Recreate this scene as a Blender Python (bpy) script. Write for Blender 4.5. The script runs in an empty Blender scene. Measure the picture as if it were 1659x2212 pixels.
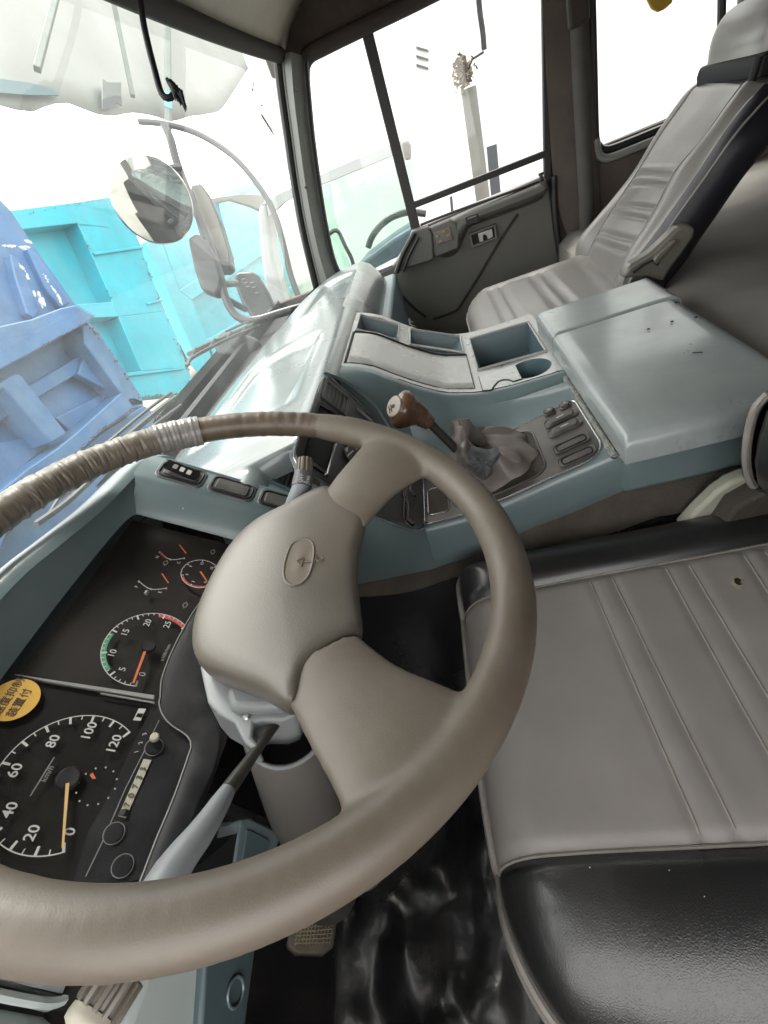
import bpy, bmesh, math, random
from mathutils import Vector, Matrix, noise
random.seed(7)
SC = bpy.context.scene
COL = SC.collection
# ---------------------------------------------------------------- camera
# vehicle frame: +X towards the passenger door, +Y towards the windshield, +Z up; origin at the phone's position
F_PX = 999.64; CX, CY = 829.5, 1106.0
AX = [Vector((0.044,-0.942,-0.332)), Vector((-0.633,0.231,-0.739)), Vector((0.773,0.242,-0.586))]
AX[2].normalize(); AX[0] = (AX[0]-AX[0].dot(AX[2])*AX[2]).normalized(); AX[1] = AX[2].cross(AX[0])
cam = bpy.data.objects.new("camera", bpy.data.cameras.new("camera")); COL.objects.link(cam)
cam.matrix_world = Matrix((AX[0], -AX[1], -AX[2])).transposed().to_4x4()
cam.data.sensor_fit = 'VERTICAL'; cam.data.sensor_height = 36.0
cam.data.lens = 36.0*F_PX/2212.0
cam.data.clip_start = 0.01; cam.data.clip_end = 500
SC.camera = cam
# ---------------------------------------------------------------- light
W = bpy.data.worlds.new("World"); SC.world = W; W.use_nodes = True
nt = W.node_tree; bg = nt.nodes['Background']
sky = nt.nodes.new('ShaderNodeTexSky'); sky.sky_type = 'NISHITA'; sky.sun_disc = False
SUN_EL, SUN_AZ = math.radians(62), math.radians(70)
sky.sun_elevation = SUN_EL; sky.sun_rotation = SUN_AZ; sky.air_density = 1.0; sky.dust_density = 5.0; sky.ozone_density = 1.0
mixw = nt.nodes.new('ShaderNodeMix'); mixw.data_type = 'RGBA'; mixw.inputs[0].default_value = 0.72
nt.links.new(sky.outputs[0], mixw.inputs[6]); mixw.inputs[7].default_value = (11.2,10.8,10.3,1)   # cloud cover evens the sky out
nt.links.new(mixw.outputs[2], bg.inputs[0]); bg.inputs[1].default_value = 0.15
sun = bpy.data.objects.new("sun", bpy.data.lights.new("sun", 'SUN')); COL.objects.link(sun)
sun.data.energy = 1.3; sun.data.angle = math.radians(14); sun.data.color = (1,.97,.92)
sun.rotation_euler = Vector((math.sin(SUN_AZ)*math.cos(SUN_EL), math.cos(SUN_AZ)*math.cos(SUN_EL), math.sin(SUN_EL))).to_track_quat('Z','Y').to_euler()
SC.view_settings.view_transform = 'Standard'; SC.view_settings.look = 'None'
SC.view_settings.exposure = 2.0; SC.view_settings.gamma = 1.0
SC.render.engine = 'CYCLES'; SC.cycles.use_denoising = True
SC.cycles.max_bounces = 9; SC.cycles.diffuse_bounces = 5; SC.cycles.glossy_bounces = 4; SC.cycles.transparent_max_bounces = 12
SC.cycles.sample_clamp_indirect = 8.0; SC.cycles.caustics_reflective = False; SC.cycles.caustics_refractive = False

# ---------------------------------------------------------------- geometry helpers
def ray(x, y): return AX[0]*((x-CX)/F_PX) + AX[1]*((y-CY)/F_PX) + AX[2]
def atX(x, y, v): r = ray(x,y); return r*(v/r.x)
def atY(x, y, v): r = ray(x,y); return r*(v/r.y)
def atZ(x, y, v): r = ray(x,y); return r*(v/r.z)
def dep(x, y, d): return ray(x,y)*d
def V(*a): return Vector(a)
class Plane:                                   # a real plane of the cab: n.p = d
    def __init__(s, n, d, u=None):
        s.n = Vector(n).normalized(); s.d = d
        s.u = (Vector(u) if u else Vector((1,0,0))); s.u = (s.u-s.u.dot(s.n)*s.n).normalized()
        s.v = s.n.cross(s.u)
    def p(s, x, y, h=0.0): r = ray(x,y); return r*((s.d+h)/r.dot(s.n))
    def uv(s, o, a, b, h=0.0): return o + s.u*a + s.v*b + s.n*h
def cr(pts, n, closed=False):
    """Catmull-Rom through pts, n samples evenly spaced in length"""
    P = [Vector(p) for p in pts]
    if len(P) == 2 and not closed: return [P[0].lerp(P[1], i/(n-1)) for i in range(n)]
    m = len(P); dense = []
    segs = m if closed else m-1
    for i in range(segs):
        if closed: a,b,c,d = P[i-1],P[i],P[(i+1)%m],P[(i+2)%m]
        else: a,b,c,d = P[max(i-1,0)],P[i],P[i+1],P[min(i+2,m-1)]
        for k in range(12):
            t = k/12
            dense.append(.5*((2*b)+(c-a)*t+(2*a-5*b+4*c-d)*t*t+(3*b-a-3*c+d)*t**3))
    dense.append(P[0].copy() if closed else P[-1].copy())
    L = [0]
    for i in range(1,len(dense)): L.append(L[-1]+(dense[i]-dense[i-1]).length)
    out = []; j = 0; N = n if closed else n-1
    for i in range(n):
        s = L[-1]*i/N
        while j < len(L)-2 and L[j+1] < s: j += 1
        f = (s-L[j])/max(L[j+1]-L[j],1e-9); out.append(dense[j].lerp(dense[j+1], min(max(f,0),1)))
    return out
def lin(pts, n):
    P = [Vector(p) for p in pts]; L=[0]
    for i in range(1,len(P)): L.append(L[-1]+(P[i]-P[i-1]).length)
    out=[]; j=0
    for i in range(n):
        s=L[-1]*i/(n-1)
        while j < len(L)-2 and L[j+1] < s: j+=1
        out.append(P[j].lerp(P[j+1], (s-L[j])/max(L[j+1]-L[j],1e-9)))
    return out
def tri(x, xs, ys):
    if x <= xs[0]: return ys[0]
    for i in range(1,len(xs)):
        if x <= xs[i]: return ys[i-1]+(ys[i]-ys[i-1])*(x-xs[i-1])/(xs[i]-xs[i-1])
    return ys[-1]
class MB:
    def __init__(s): s.v=[]; s.f=[]
    def add(s, vs, fs):
        o=len(s.v); s.v += [Vector(q) for q in vs]; s.f += [tuple(i+o for i in f) for f in fs]; return s
    def box(s, c, sx, sy, sz, R=None):
        c=Vector(c); vs=[]
        for i in (-1,1):
            for j in (-1,1):
                for k in (-1,1):
                    d=Vector((i*sx/2,j*sy/2,k*sz/2)); vs.append(c+(R@d if R else d))
        return s.add(vs,[(0,1,3,2),(4,6,7,5),(0,4,5,1),(2,3,7,6),(0,2,6,4),(1,5,7,3)])
    def prism(s, outline, ext):
        P=[Vector(q) for q in outline]; n=len(P); ext=Vector(ext)
        nn=Vector((0,0,0))
        for i in range(n): nn += P[i].cross(P[(i+1)%n])
        if nn.dot(ext) > 0: P.reverse()
        return s.add(P+[q+ext for q in P],[tuple(range(n)),tuple(range(2*n-1,n-1,-1))]+[(i,i+n,(i+1)%n+n,(i+1)%n) for i in range(n)])
    def tube(s, pts, r, seg=12, closed=False, flat=1.0, up=None, caps=True):
        P=[Vector(q) for q in pts]; n=len(P); rs = r if isinstance(r,(list,tuple)) else [r]*n
        up = Vector(up) if up else None; rings=[]; prev=None
        for i in range(n):
            a=P[i-1] if (i>0 or closed) else P[i]; b=P[(i+1)%n] if (i<n-1 or closed) else P[i]
            t=(b-a).normalized()
            if up: x=up-up.dot(t)*t
            elif prev is None:
                x=Vector((0,0,1)) if abs(t.z)<.9 else Vector((1,0,0)); x=x-x.dot(t)*t
            else: x=prev-prev.dot(t)*t
            x.normalize(); prev=x; y=t.cross(x)
            rings.append([P[i]+x*(rs[i]*flat*math.cos(2*math.pi*k/seg))+y*(rs[i]*math.sin(2*math.pi*k/seg)) for k in range(seg)])
        vs=[q for ring in rings for q in ring]; fs=[]
        for i in range(n if closed else n-1):
            for k in range(seg):
                a=i*seg+k; b=i*seg+(k+1)%seg; c=((i+1)%n)*seg+(k+1)%seg; d=((i+1)%n)*seg+k
                fs.append((a,d,c,b))
        if not closed and caps: fs += [tuple(range(seg)),tuple(range(n*seg-1,(n-1)*seg-1,-1))]
        return s.add(vs,fs)
    def grid(s, rows, closed=False):
        n=len(rows); m=len(rows[0]); vs=[q for r in rows for q in r]; fs=[]
        for i in range(n-1):
            for j in range(m if closed else m-1):
                fs.append((i*m+j,i*m+(j+1)%m,(i+1)*m+(j+1)%m,(i+1)*m+j))
        return s.add(vs,fs)
    def ell(s, c, rx, ry, rz, R=None, nu=16, nv=10):
        c=Vector(c); rows=[]
        for j in range(nv+1):
            ph=math.pi*(j/nv-.5); ph=max(min(ph,math.pi/2-.01),-math.pi/2+.01)
            row=[]
            for i in range(nu):
                th=2*math.pi*i/nu; d=Vector((rx*math.cos(ph)*math.cos(th),ry*math.cos(ph)*math.sin(th),rz*math.sin(ph)))
                row.append(c+(R@d if R else d))
            rows.append(row)
        s.grid(rows, True); o=len(s.v)-(nv+1)*nu
        s.f += [tuple(range(o+nu-1,o-1,-1)),tuple(range(o+nv*nu,o+(nv+1)*nu))]
        return s
    def disc(s, c, n, r, h, seg=24, r2=None, u=None):
        n=Vector(n).normalized(); c=Vector(c)
        x=(Vector(u) if u else (Vector((0,0,1)) if abs(n.z)<.9 else Vector((1,0,0)))); x=(x-x.dot(n)*n).normalized(); y=n.cross(x)
        r2 = r if r2 is None else r2
        A=[c+x*r*math.cos(2*math.pi*k/seg)+y*r*math.sin(2*math.pi*k/seg) for k in range(seg)]
        B=[c+n*h+x*r2*math.cos(2*math.pi*k/seg)+y*r2*math.sin(2*math.pi*k/seg) for k in range(seg)]
        return s.add(A+B,[tuple(range(seg-1,-1,-1)),tuple(range(seg,2*seg))]+[(k,(k+1)%seg,seg+(k+1)%seg,seg+k) for k in range(seg)])
    def build(s, name, m, parent=None, bevel=0, seg=2, sharp=38, solid=0, off=-1, sub=0, remesh=0, smooth_it=0, disp=None):
        me=bpy.data.meshes.new(name); me.from_pydata([tuple(q) for q in s.v],[],s.f); me.validate()
        bm=bmesh.new(); bm.from_mesh(me); bmesh.ops.remove_doubles(bm,verts=bm.verts,dist=1e-6); bmesh.ops.recalc_face_normals(bm,faces=bm.faces)
        bm.to_mesh(me); bm.free()
        me.shade_smooth()
        if not remesh and not sub: me.set_sharp_from_angle(angle=math.radians(sharp))
        o=bpy.data.objects.new(name,me); COL.objects.link(o)
        me.materials.append(m)
        if parent is None:                       # origin at the base centre of a top-level mesh
            xs=[q.co for q in me.vertices]
            c=Vector(((min(q.x for q in xs)+max(q.x for q in xs))/2,(min(q.y for q in xs)+max(q.y for q in xs))/2,min(q.z for q in xs)))
            me.transform(Matrix.Translation(-c)); o.location=c
        else:
            o.parent=parent
            w=Vector(parent.location); pp=parent.parent
            while pp: w=w+Vector(pp.location); pp=pp.parent
            me.transform(Matrix.Translation(-w))
        if solid:
            md=o.modifiers.new('thickness','SOLIDIFY'); md.thickness=solid; md.offset=off
        if remesh:
            md=o.modifiers.new('blend','REMESH'); md.mode='VOXEL'; md.voxel_size=remesh; md.use_smooth_shade=True
        if sub:
            md=o.modifiers.new('sub','SUBSURF'); md.levels=sub; md.render_levels=sub
        if smooth_it:
            md=o.modifiers.new('smooth','SMOOTH'); md.iterations=smooth_it; md.factor=.5
        if bevel:
            md=o.modifiers.new('bevel','BEVEL'); md.width=bevel; md.segments=seg; md.limit_method='ANGLE'; md.angle_limit=math.radians(sharp)
            wn=o.modifiers.new('wn','WEIGHTED_NORMAL'); wn.keep_sharp=True
        return o
def thing(name, loc, label, cat, group=None):
    o=bpy.data.objects.new(name,None); COL.objects.link(o); o.location=Vector(loc); o.empty_display_size=.05
    return tag(o,label,cat,group)
def tag(o, label=None, cat=None, group=None, kind=None):
    if label: o['label']=label
    if cat: o['category']=cat
    if group: o['group']=group
    if kind: o['kind']=kind
    return o
def struct(o): o['kind']='structure'; return o
def copy_tree(o, parent=None):
    c=o.copy(); COL.objects.link(c)
    if parent: c.parent=parent
    for ch in [q for q in bpy.data.objects if q.parent==o]: copy_tree(ch,c)
    return c
def text(name, s, pl, pos, size, m, parent, rot=0.0, h=.0006, bold=0.0, align='CENTER'):
    cu=bpy.data.curves.new(name,'FONT'); cu.body=s; cu.size=size; cu.align_x=align; cu.align_y='CENTER'; cu.extrude=.00015; cu.offset=bold
    cu.resolution_u = 3
    to=bpy.data.objects.new(name,cu); COL.objects.link(to)
    dg=bpy.context.evaluated_depsgraph_get(); me=bpy.data.meshes.new_from_object(to.evaluated_get(dg))
    bpy.data.objects.remove(to)
    c,sn=math.cos(rot),math.sin(rot)
    u=pl.u*c+pl.v*sn; v=pl.v*c-pl.u*sn
    M=Matrix((u,v,pl.n)).transposed().to_4x4(); M.translation=Vector(pos)+pl.n*h
    me.transform(M); b=MB(); b.v=[q.co.copy() for q in me.vertices]; b.f=[tuple(p.vertices) for p in me.polygons]
    if not b.v: return None
    return b.build(name,m,parent)
# ---------------------------------------------------------------- materials
ALB=.62
def mat(name, col, rough=.5, metal=0, spec=.5, var=0.0, vscale=8, var2=None, bump=0, bscale=300, bdist=.001, coat=0, dust=0, dustcol=(.42,.38,.32), dscale=5, dlo=.45, dhi=.75, stretch=None, rvar=.0, emit=None, alpha=1):
    if metal<.5:
        col=tuple(c*ALB for c in col); dustcol=tuple(c*ALB for c in dustcol); var2=tuple(c*ALB for c in var2) if var2 else None
    m=bpy.data.materials.new(name); m.use_nodes=True; t=m.node_tree; N=t.nodes; L=t.links
    b=N['Principled BSDF']; b.inputs['Roughness'].default_value=rough; b.inputs['Metallic'].default_value=metal
    b.inputs['Specular IOR Level'].default_value=spec; b.inputs['Coat Weight'].default_value=coat; b.inputs['Coat Roughness'].default_value=.15
    tc=N.new('ShaderNodeTexCoord'); src=tc.outputs['Object']
    if stretch:
        mp=N.new('ShaderNodeMapping'); mp.inputs['Scale'].default_value=stretch; L.new(src,mp.inputs[0]); src=mp.outputs[0]
    cur=None
    rgb=N.new('ShaderNodeRGB'); rgb.outputs[0].default_value=(*col,1); cur=rgb.outputs[0]
    if var:
        n=N.new('ShaderNodeTexNoise'); n.inputs['Scale'].default_value=vscale; n.inputs['Detail'].default_value=7; n.inputs['Roughness'].default_value=.6; L.new(src,n.inputs['Vector'])
        rp=N.new('ShaderNodeMapRange'); rp.inputs[1].default_value=.3; rp.inputs[2].default_value=.7; L.new(n.outputs[0],rp.inputs[0])
        mx=N.new('ShaderNodeMix'); mx.data_type='RGBA'; L.new(rp.outputs[0],mx.inputs[0])
        c2=var2 if var2 else tuple(min(1,c*(1+var)) for c in col); c1=col if var2 else tuple(c*(1-var) for c in col)
        mx.inputs[6].default_value=(*c1,1); mx.inputs[7].default_value=(*c2,1); cur=mx.outputs[2]
    if dust:
        n=N.new('ShaderNodeTexNoise'); n.inputs['Scale'].default_value=dscale; n.inputs['Detail'].default_value=9; n.inputs['Roughness'].default_value=.65; L.new(src,n.inputs['Vector'])
        rp=N.new('ShaderNodeMapRange'); rp.inputs[1].default_value=dlo; rp.inputs[2].default_value=dhi; rp.inputs[4].default_value=dust; L.new(n.outputs[0],rp.inputs[0])
        mx=N.new('ShaderNodeMix'); mx.data_type='RGBA'; L.new(rp.outputs[0],mx.inputs[0]); L.new(cur,mx.inputs[6]); mx.inputs[7].default_value=(*dustcol,1); cur=mx.outputs[2]
        ra=N.new('ShaderNodeMapRange'); ra.inputs[1].default_value=0; ra.inputs[2].default_value=1; ra.inputs[3].default_value=rough; ra.inputs[4].default_value=min(1,rough+.45); L.new(rp.outputs[0],ra.inputs[0]); L.new(ra.outputs[0],b.inputs['Roughness'])
    elif rvar:
        n=N.new('ShaderNodeTexNoise'); n.inputs['Scale'].default_value=vscale*1.7; n.inputs['Detail'].default_value=6; L.new(src,n.inputs['Vector'])
        ra=N.new('ShaderNodeMapRange'); ra.inputs[1].default_value=.3; ra.inputs[2].default_value=.7; ra.inputs[3].default_value=max(.02,rough-rvar); ra.inputs[4].default_value=rough+rvar; L.new(n.outputs[0],ra.inputs[0]); L.new(ra.outputs[0],b.inputs['Roughness'])
    L.new(cur,b.inputs['Base Color'])
    if bump:
        n=N.new('ShaderNodeTexNoise'); n.inputs['Scale'].default_value=bscale; n.inputs['Detail'].default_value=3; L.new(tc.outputs['Object'],n.inputs['Vector'])
        bp=N.new('ShaderNodeBump'); bp.inputs['Strength'].default_value=bump; bp.inputs['Distance'].default_value=bdist; L.new(n.outputs[0],bp.inputs['Height']); L.new(bp.outputs[0],b.inputs['Normal'])
    if emit: b.inputs['Emission Color'].default_value=(*emit,1); b.inputs['Emission Strength'].default_value=1
    return m
def leather(name, col, rough, scale=420, strength=.5, coat=0, dust=0, dustcol=(.3,.28,.25), dlo=.5, dhi=.8):
    m=mat(name,col,rough,var=.12,vscale=7,dust=dust,dustcol=dustcol,dlo=dlo,dhi=dhi,rvar=.05)
    t=m.node_tree; N=t.nodes; L=t.links; b=N['Principled BSDF']
    tc=N.new('ShaderNodeTexCoord'); v=N.new('ShaderNodeTexVoronoi'); v.inputs['Scale'].default_value=scale; v.feature='DISTANCE_TO_EDGE'
    nz=N.new('ShaderNodeTexNoise'); nz.inputs['Scale'].default_value=60
    mx=N.new('ShaderNodeVectorMath'); mx.operation='ADD'; sc=N.new('ShaderNodeVectorMath'); sc.operation='SCALE'; sc.inputs['Scale'].default_value=.008
    L.new(tc.outputs['Object'],nz.inputs[0]); L.new(nz.outputs['Color'],sc.inputs[0]); L.new(tc.outputs['Object'],mx.inputs[0]); L.new(sc.outputs[0],mx.inputs[1]); L.new(mx.outputs[0],v.inputs['Vector'])
    b.inputs['Coat Weight'].default_value=coat; b.inputs['Coat Roughness'].default_value=.22
    bp=N.new('ShaderNodeBump'); bp.inputs['Strength'].default_value=strength; bp.inputs['Distance'].default_value=.0006
    L.new(v.outputs[0],bp.inputs['Height']); L.new(bp.outputs[0],b.inputs['Normal'])
    return m
def glass(name, tint=(.93,.97,.95), haze=.05, refl=1.0, hcol=(.8,.85,.82), patch=.0):
    m=bpy.data.materials.new(name); m.use_nodes=True; t=m.node_tree; N=t.nodes; L=t.links; N.remove(N['Principled BSDF']); out=N['Material Output']
    tr=N.new('ShaderNodeBsdfTransparent'); tr.inputs[0].default_value=(*tint,1)
    df=N.new('ShaderNodeBsdfDiffuse'); df.inputs[0].default_value=(*hcol,1)
    tl=N.new('ShaderNodeBsdfTranslucent'); tl.inputs[0].default_value=(*hcol,1)
    ad=N.new('ShaderNodeMixShader'); ad.inputs[0].default_value=.5; L.new(df.outputs[0],ad.inputs[1]); L.new(tl.outputs[0],ad.inputs[2])
    mx=N.new('ShaderNodeMixShader'); mx.inputs[0].default_value=haze; L.new(tr.outputs[0],mx.inputs[1]); L.new(ad.outputs[0],mx.inputs[2])
    tc=N.new('ShaderNodeTexCoord'); nz=N.new('ShaderNodeTexNoise'); nz.inputs['Scale'].default_value=3.5; nz.inputs['Detail'].default_value=8; L.new(tc.outputs['Object'],nz.inputs[0])
    rp=N.new('ShaderNodeMapRange'); rp.inputs[1].default_value=.35; rp.inputs[2].default_value=.75; rp.inputs[3].default_value=haze; rp.inputs[4].default_value=haze+patch; L.new(nz.outputs[0],rp.inputs[0]); L.new(rp.outputs[0],mx.inputs[0])
    gl=N.new('ShaderNodeBsdfGlossy'); gl.inputs['Roughness'].default_value=.02
    fr=N.new('ShaderNodeLayerWeight'); fr.inputs[0].default_value=.5
    pw=N.new('ShaderNodeMath'); pw.operation='POWER'; pw.inputs[1].default_value=4.5; L.new(fr.outputs['Facing'],pw.inputs[0])
    ml=N.new('ShaderNodeMath'); ml.operation='MULTIPLY_ADD'; ml.inputs[1].default_value=refl*.9; ml.inputs[2].default_value=.045*refl; L.new(pw.outputs[0],ml.inputs[0])
    m2=N.new('ShaderNodeMixShader'); L.new(ml.outputs[0],m2.inputs[0]); L.new(mx.outputs[0],m2.inputs[1]); L.new(gl.outputs[0],m2.inputs[2]); L.new(m2.outputs[0],out.inputs[0])
    return m
M={}
M['teal']=mat('teal_plastic',(.195,.262,.272),.34,coat=.3,var=.07,vscale=5,bump=.25,bscale=900,bdist=.0004,dust=.35,dustcol=(.33,.34,.32),dscale=7,dlo=.5,dhi=.85)
M['teal_dark']=mat('teal_plastic_deep',(.115,.17,.183),.45,var=.06,vscale=6,bump=.2,bscale=900,bdist=.0004)
M['gloss']=mat('polished_dash_plastic',(.205,.24,.24),.27,var=.06,vscale=3,coat=.35,bump=.08,bscale=900,bdist=.0003,rvar=.03)
M['cover']=mat('worn_grey_teal_cover',(.41,.452,.455),.27,var=.3,vscale=5,coat=.5,dust=.5,dustcol=(.38,.39,.36),dscale=6,dlo=.42,dhi=.75,bump=.15,bscale=600,bdist=.0004,rvar=.1)
M['lid']=mat('scuffed_lid_plastic',(.50,.50,.475),.27,var=.07,vscale=6,coat=.2,bump=.15,bscale=700,bdist=.0003,rvar=.03)
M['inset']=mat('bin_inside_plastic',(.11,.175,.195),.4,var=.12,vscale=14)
M['crumb']=mat('crumbling_foam',(.34,.35,.31),.9,var=.35,vscale=90,bump=1,bscale=200,bdist=.003)
M['plate']=mat('worn_metal_plate',(.165,.152,.145),.33,metal=.35,var=.22,vscale=14,dust=.5,dustcol=(.30,.27,.24),dscale=9,dlo=.45,dhi=.8)
M['rimlight']=mat('plate_edge_chrome',(.5,.5,.5),.25,metal=.8)
M['switch']=mat('dusty_black_switch',(.10,.096,.09),.38,dust=.55,dustcol=(.22,.2,.18),dscale=40,dlo=.4,dhi=.8)
M['switchlit']=mat('worn_grey_switch',(.085,.077,.07),.3,dust=.4,dustcol=(.3,.27,.24),dscale=40)
M['black']=mat('black_plastic',(.016,.016,.019),.48,spec=.16,var=.2,vscale=30,dust=.35,dustcol=(.12,.115,.11),dscale=14)
M['blackgloss']=mat('black_gloss_trim',(.012,.012,.014),.18,coat=.3)
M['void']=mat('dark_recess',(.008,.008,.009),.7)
M['rubber']=mat('black_rubber_seal',(.02,.018,.02),.5,bump=.2,bscale=200)
M['stack']=mat('grey_black_fascia',(.13,.13,.132),.3,dust=.35,dustcol=(.2,.19,.18),dscale=20)
M['wheel']=mat('aged_brown_grey_rim',(.152,.122,.092),.45,var=.16,vscale=12,var2=(.215,.183,.148),bump=.28,bscale=1000,bdist=.0004,dust=.6,dustcol=(.135,.10,.062),dscale=5,dlo=.45,dhi=.72)
M['pad']=mat('grey_beige_horn_pad',(.185,.163,.137),.36,var=.08,vscale=10,bump=.4,bscale=800,bdist=.0004,dust=.45,dustcol=(.2,.165,.12),dscale=8,dlo=.5,dhi=.8)
M['badge']=mat('horn_badge_recess',(.21,.175,.13),.5,var=.1,vscale=30)
M['worn']=mat('worn_bare_rim',(.135,.10,.07),.4,var=.3,vscale=30,bump=.3,bscale=150)
M['tape']=mat('wrapped_grey_tape',(.22,.19,.152),.42,var=.2,vscale=25,dust=.5,dustcol=(.13,.11,.09),dscale=35,dlo=.5,dhi=.7,bump=.4,bscale=120,bdist=.001)
M['tape2']=mat('silvery_tape_end',(.30,.285,.27),.3,var=.25,vscale=60,bump=.5,bscale=100,bdist=.001)
M['shroud']=mat('pale_blue_grey_column_shroud',(.30,.32,.325),.45,var=.06,vscale=12,bump=.2,bscale=800,bdist=.0004)
M['colgrey']=mat('grey_column_cover',(.125,.115,.104),.5,var=.1,vscale=12,bump=.2,bscale=600,bdist=.0004)
M['stalkgrey']=mat('grey_stalk_cone',(.27,.29,.31),.5,var=.08,vscale=30,dust=.4,dustcol=(.16,.15,.13),dscale=30)
M['stalkdark']=mat('dark_stalk_shaft',(.05,.045,.038),.4,var=.4,vscale=60)
M['ribknob']=mat('ribbed_stalk_knob',(.20,.175,.145),.35,var=.1,vscale=40)
M['cap']=mat('cream_end_cap',(.62,.58,.47),.4)
M['seat']=leather('grey_vinyl_seat_panel',(.30,.278,.26),.5,scale=900,strength=.12,dust=.3,dustcol=(.2,.185,.165))
M['seatp']=leather('pale_grey_seat_panel',(.31,.288,.272),.34,scale=700,strength=.12)
M['vinyl']=leather('black_grained_vinyl',(.020,.0195,.020),.32,scale=520,strength=.45,coat=.4,dust=.4,dustcol=(.07,.068,.062),dlo=.5,dhi=.85)
M['vinyl2']=leather('black_side_vinyl',(.014,.0135,.021),.45,scale=500,strength=.3,coat=0)
M['piping']=mat('pale_grey_piping',(.30,.275,.25),.45,var=.15,vscale=40)
M['seam']=mat('pale_seam_thread',(.34,.31,.27),.6,var=.15,vscale=80)
M['foam']=mat('torn_foam',(.35,.3,.2),.9,var=.3,vscale=200)
M['mat']=mat('black_floor_vinyl',(.022,.021,.022),.26,coat=.3,var=.3,vscale=6,dust=.5,dustcol=(.055,.048,.042),dscale=5,dlo=.58,dhi=.85,bump=.4,bscale=25,bdist=.004)
M['carpet']=mat('brown_dirty_carpet',(.085,.07,.055),.9,var=.35,vscale=20,bump=.8,bscale=400,bdist=.002)
M['door']=mat('grey_green_door_trim',(.155,.152,.134),.5,var=.09,vscale=8,bump=.3,bscale=900,bdist=.0004)
M['doorpale']=mat('painted_pillar_grey',(.30,.31,.29),.4,var=.1,vscale=5,dust=.5,dustcol=(.1,.09,.07),dscale=4,dlo=.55,dhi=.75)
M['fabric']=mat('brown_grey_headliner_fabric',(.13,.105,.09),.9,var=.2,vscale=12,bump=.6,bscale=700,bdist=.001)
M['belt']=mat('grey_belt_webbing',(.115,.105,.098),.7,var=.1,vscale=30,bump=.5,bscale=500)
M['roof']=mat('grey_headliner_panel',(.95,.89,.76),.6,var=.14,vscale=4,dust=.4,dustcol=(.1,.085,.07),dscale=4)
M['roofdark']=mat('dark_headliner',(.055,.045,.042),.8,var=.2,vscale=6)
M['bunk']=mat('brown_grey_bunk_fabric',(.33,.305,.28),.75,var=.16,vscale=6,bump=.3,bscale=14,bdist=.01)
M['recliner']=mat('grey_recliner_cover',(.20,.185,.155),.35,var=.08,vscale=20)
M['cream']=mat('cream_plastic_cover',(.55,.54,.44),.4,var=.08,vscale=10)
M['knob']=mat('brown_shift_knob',(.17,.09,.055),.25,var=.25,vscale=25,coat=.2,dust=.3,dustcol=(.2,.13,.09),dscale=25)
M['knobcap']=mat('worn_gate_cap',(.30,.25,.19),.4,var=.12,vscale=80)
M['boot']=leather('torn_grey_shift_boot',(.24,.205,.185),.45,scale=350,strength=.3,dust=.4,dustcol=(.1,.075,.055))
M['tapeblue']=mat('grey_tape_wrap',(.15,.155,.162),.35,var=.4,vscale=40,bump=.4,bscale=60)
M['dialface']=mat('dial_face',(.014,.012,.011),.6,spec=.08,var=.15,vscale=12)
M['dialbrown']=mat('dial_face_brownish',(.021,.017,.015),.55,spec=.12,var=.2,vscale=10,dust=.25,dustcol=(.06,.05,.045),dscale=9)
M['white']=mat('dial_white_print',(.62,.60,.58),.6)
M['grey']=mat('dial_grey_print',(.3,.29,.28),.6)
M['green']=mat('dial_green_print',(.05,.33,.17),.6)
M['red']=mat('dial_red_print',(.55,.07,.05),.6)
M['orange']=mat('orange_needle',(.75,.16,.03),.5)
M['needle']=mat('cream_orange_needle',(.80,.52,.20),.5)
M['yellow']=mat('yellow_sticker',(.85,.47,.012),.5)
M['ink']=mat('brown_ink',(.12,.05,.01),.6)
M['pedal']=mat('worn_pedal_rubber',(.16,.13,.095),.6,var=.3,vscale=60)
M['metal']=mat('brushed_metal',(.4,.4,.4),.35,metal=.9)
M['chrome']=mat('mirror_chrome',(.75,.75,.74),.08,metal=1)
M['mirror']=mat('mirror_glass',(.55,.6,.6),.04,metal=1)
M['mirrorback']=mat('grey_mirror_shell',(.022,.025,.026),.4,var=.15,vscale=6)
M['arm']=mat('mirror_stay_paint',(.03,.03,.03),.35,var=.2,vscale=10)
M['wiper']=mat('dusty_wiper_metal',(.05,.055,.05),.5,dust=.5,dustcol=(.16,.17,.15),dscale=20)
M['cyan']=mat('cyan_truck_paint',(.004,.47,.60),.35,var=.2,vscale=1.6,dust=.4,dustcol=(.16,.36,.40),dscale=3,coat=.2)
M['blue']=mat('faded_blue_truck_paint',(.045,.17,.40),.45,var=.28,vscale=3.5,dust=.6,dustcol=(.19,.33,.48),dscale=5,dlo=.45,dhi=.7,coat=.15)
M['chip']=mat('chipped_white_primer',(.8,.8,.82),.6)
M['ground']=mat('pale_concrete_yard',(.42,.38,.33),.9,var=.15,vscale=.6,bump=.3,bscale=20,bdist=.01)
M['brick']=mat('orange_clay_bank',(.5,.25,.12),.9,var=.3,vscale=2)
M['wallw']=mat('white_rendered_wall',(.82,.82,.80),.8,var=.04,vscale=.5)
M['shedpost']=mat('weathered_green_post',(.10,.125,.11),.6,var=.2,vscale=3)
M['shedroof']=mat('translucent_roof_sheet',(.23,.24,.22),.6,var=.12,vscale=.8)
M['whitecab']=mat('white_truck_paint',(.52,.54,.54),.3,var=.05,vscale=2,coat=.2)
M['dkblue']=mat('dark_blue_dash',(.02,.05,.10),.5,var=.3,vscale=8)
M['boards']=mat('grey_wall_boards',(.06,.065,.075),.8)
M['ochre']=mat('yellow_cloth',(.62,.38,.04),.8,var=.2,vscale=20)
M['plant']=mat('dry_tan_leaves',(.16,.12,.075),.8,var=.3,vscale=10)
M['ironwork']=mat('grey_painted_iron',(.07,.07,.07),.5)
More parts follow.
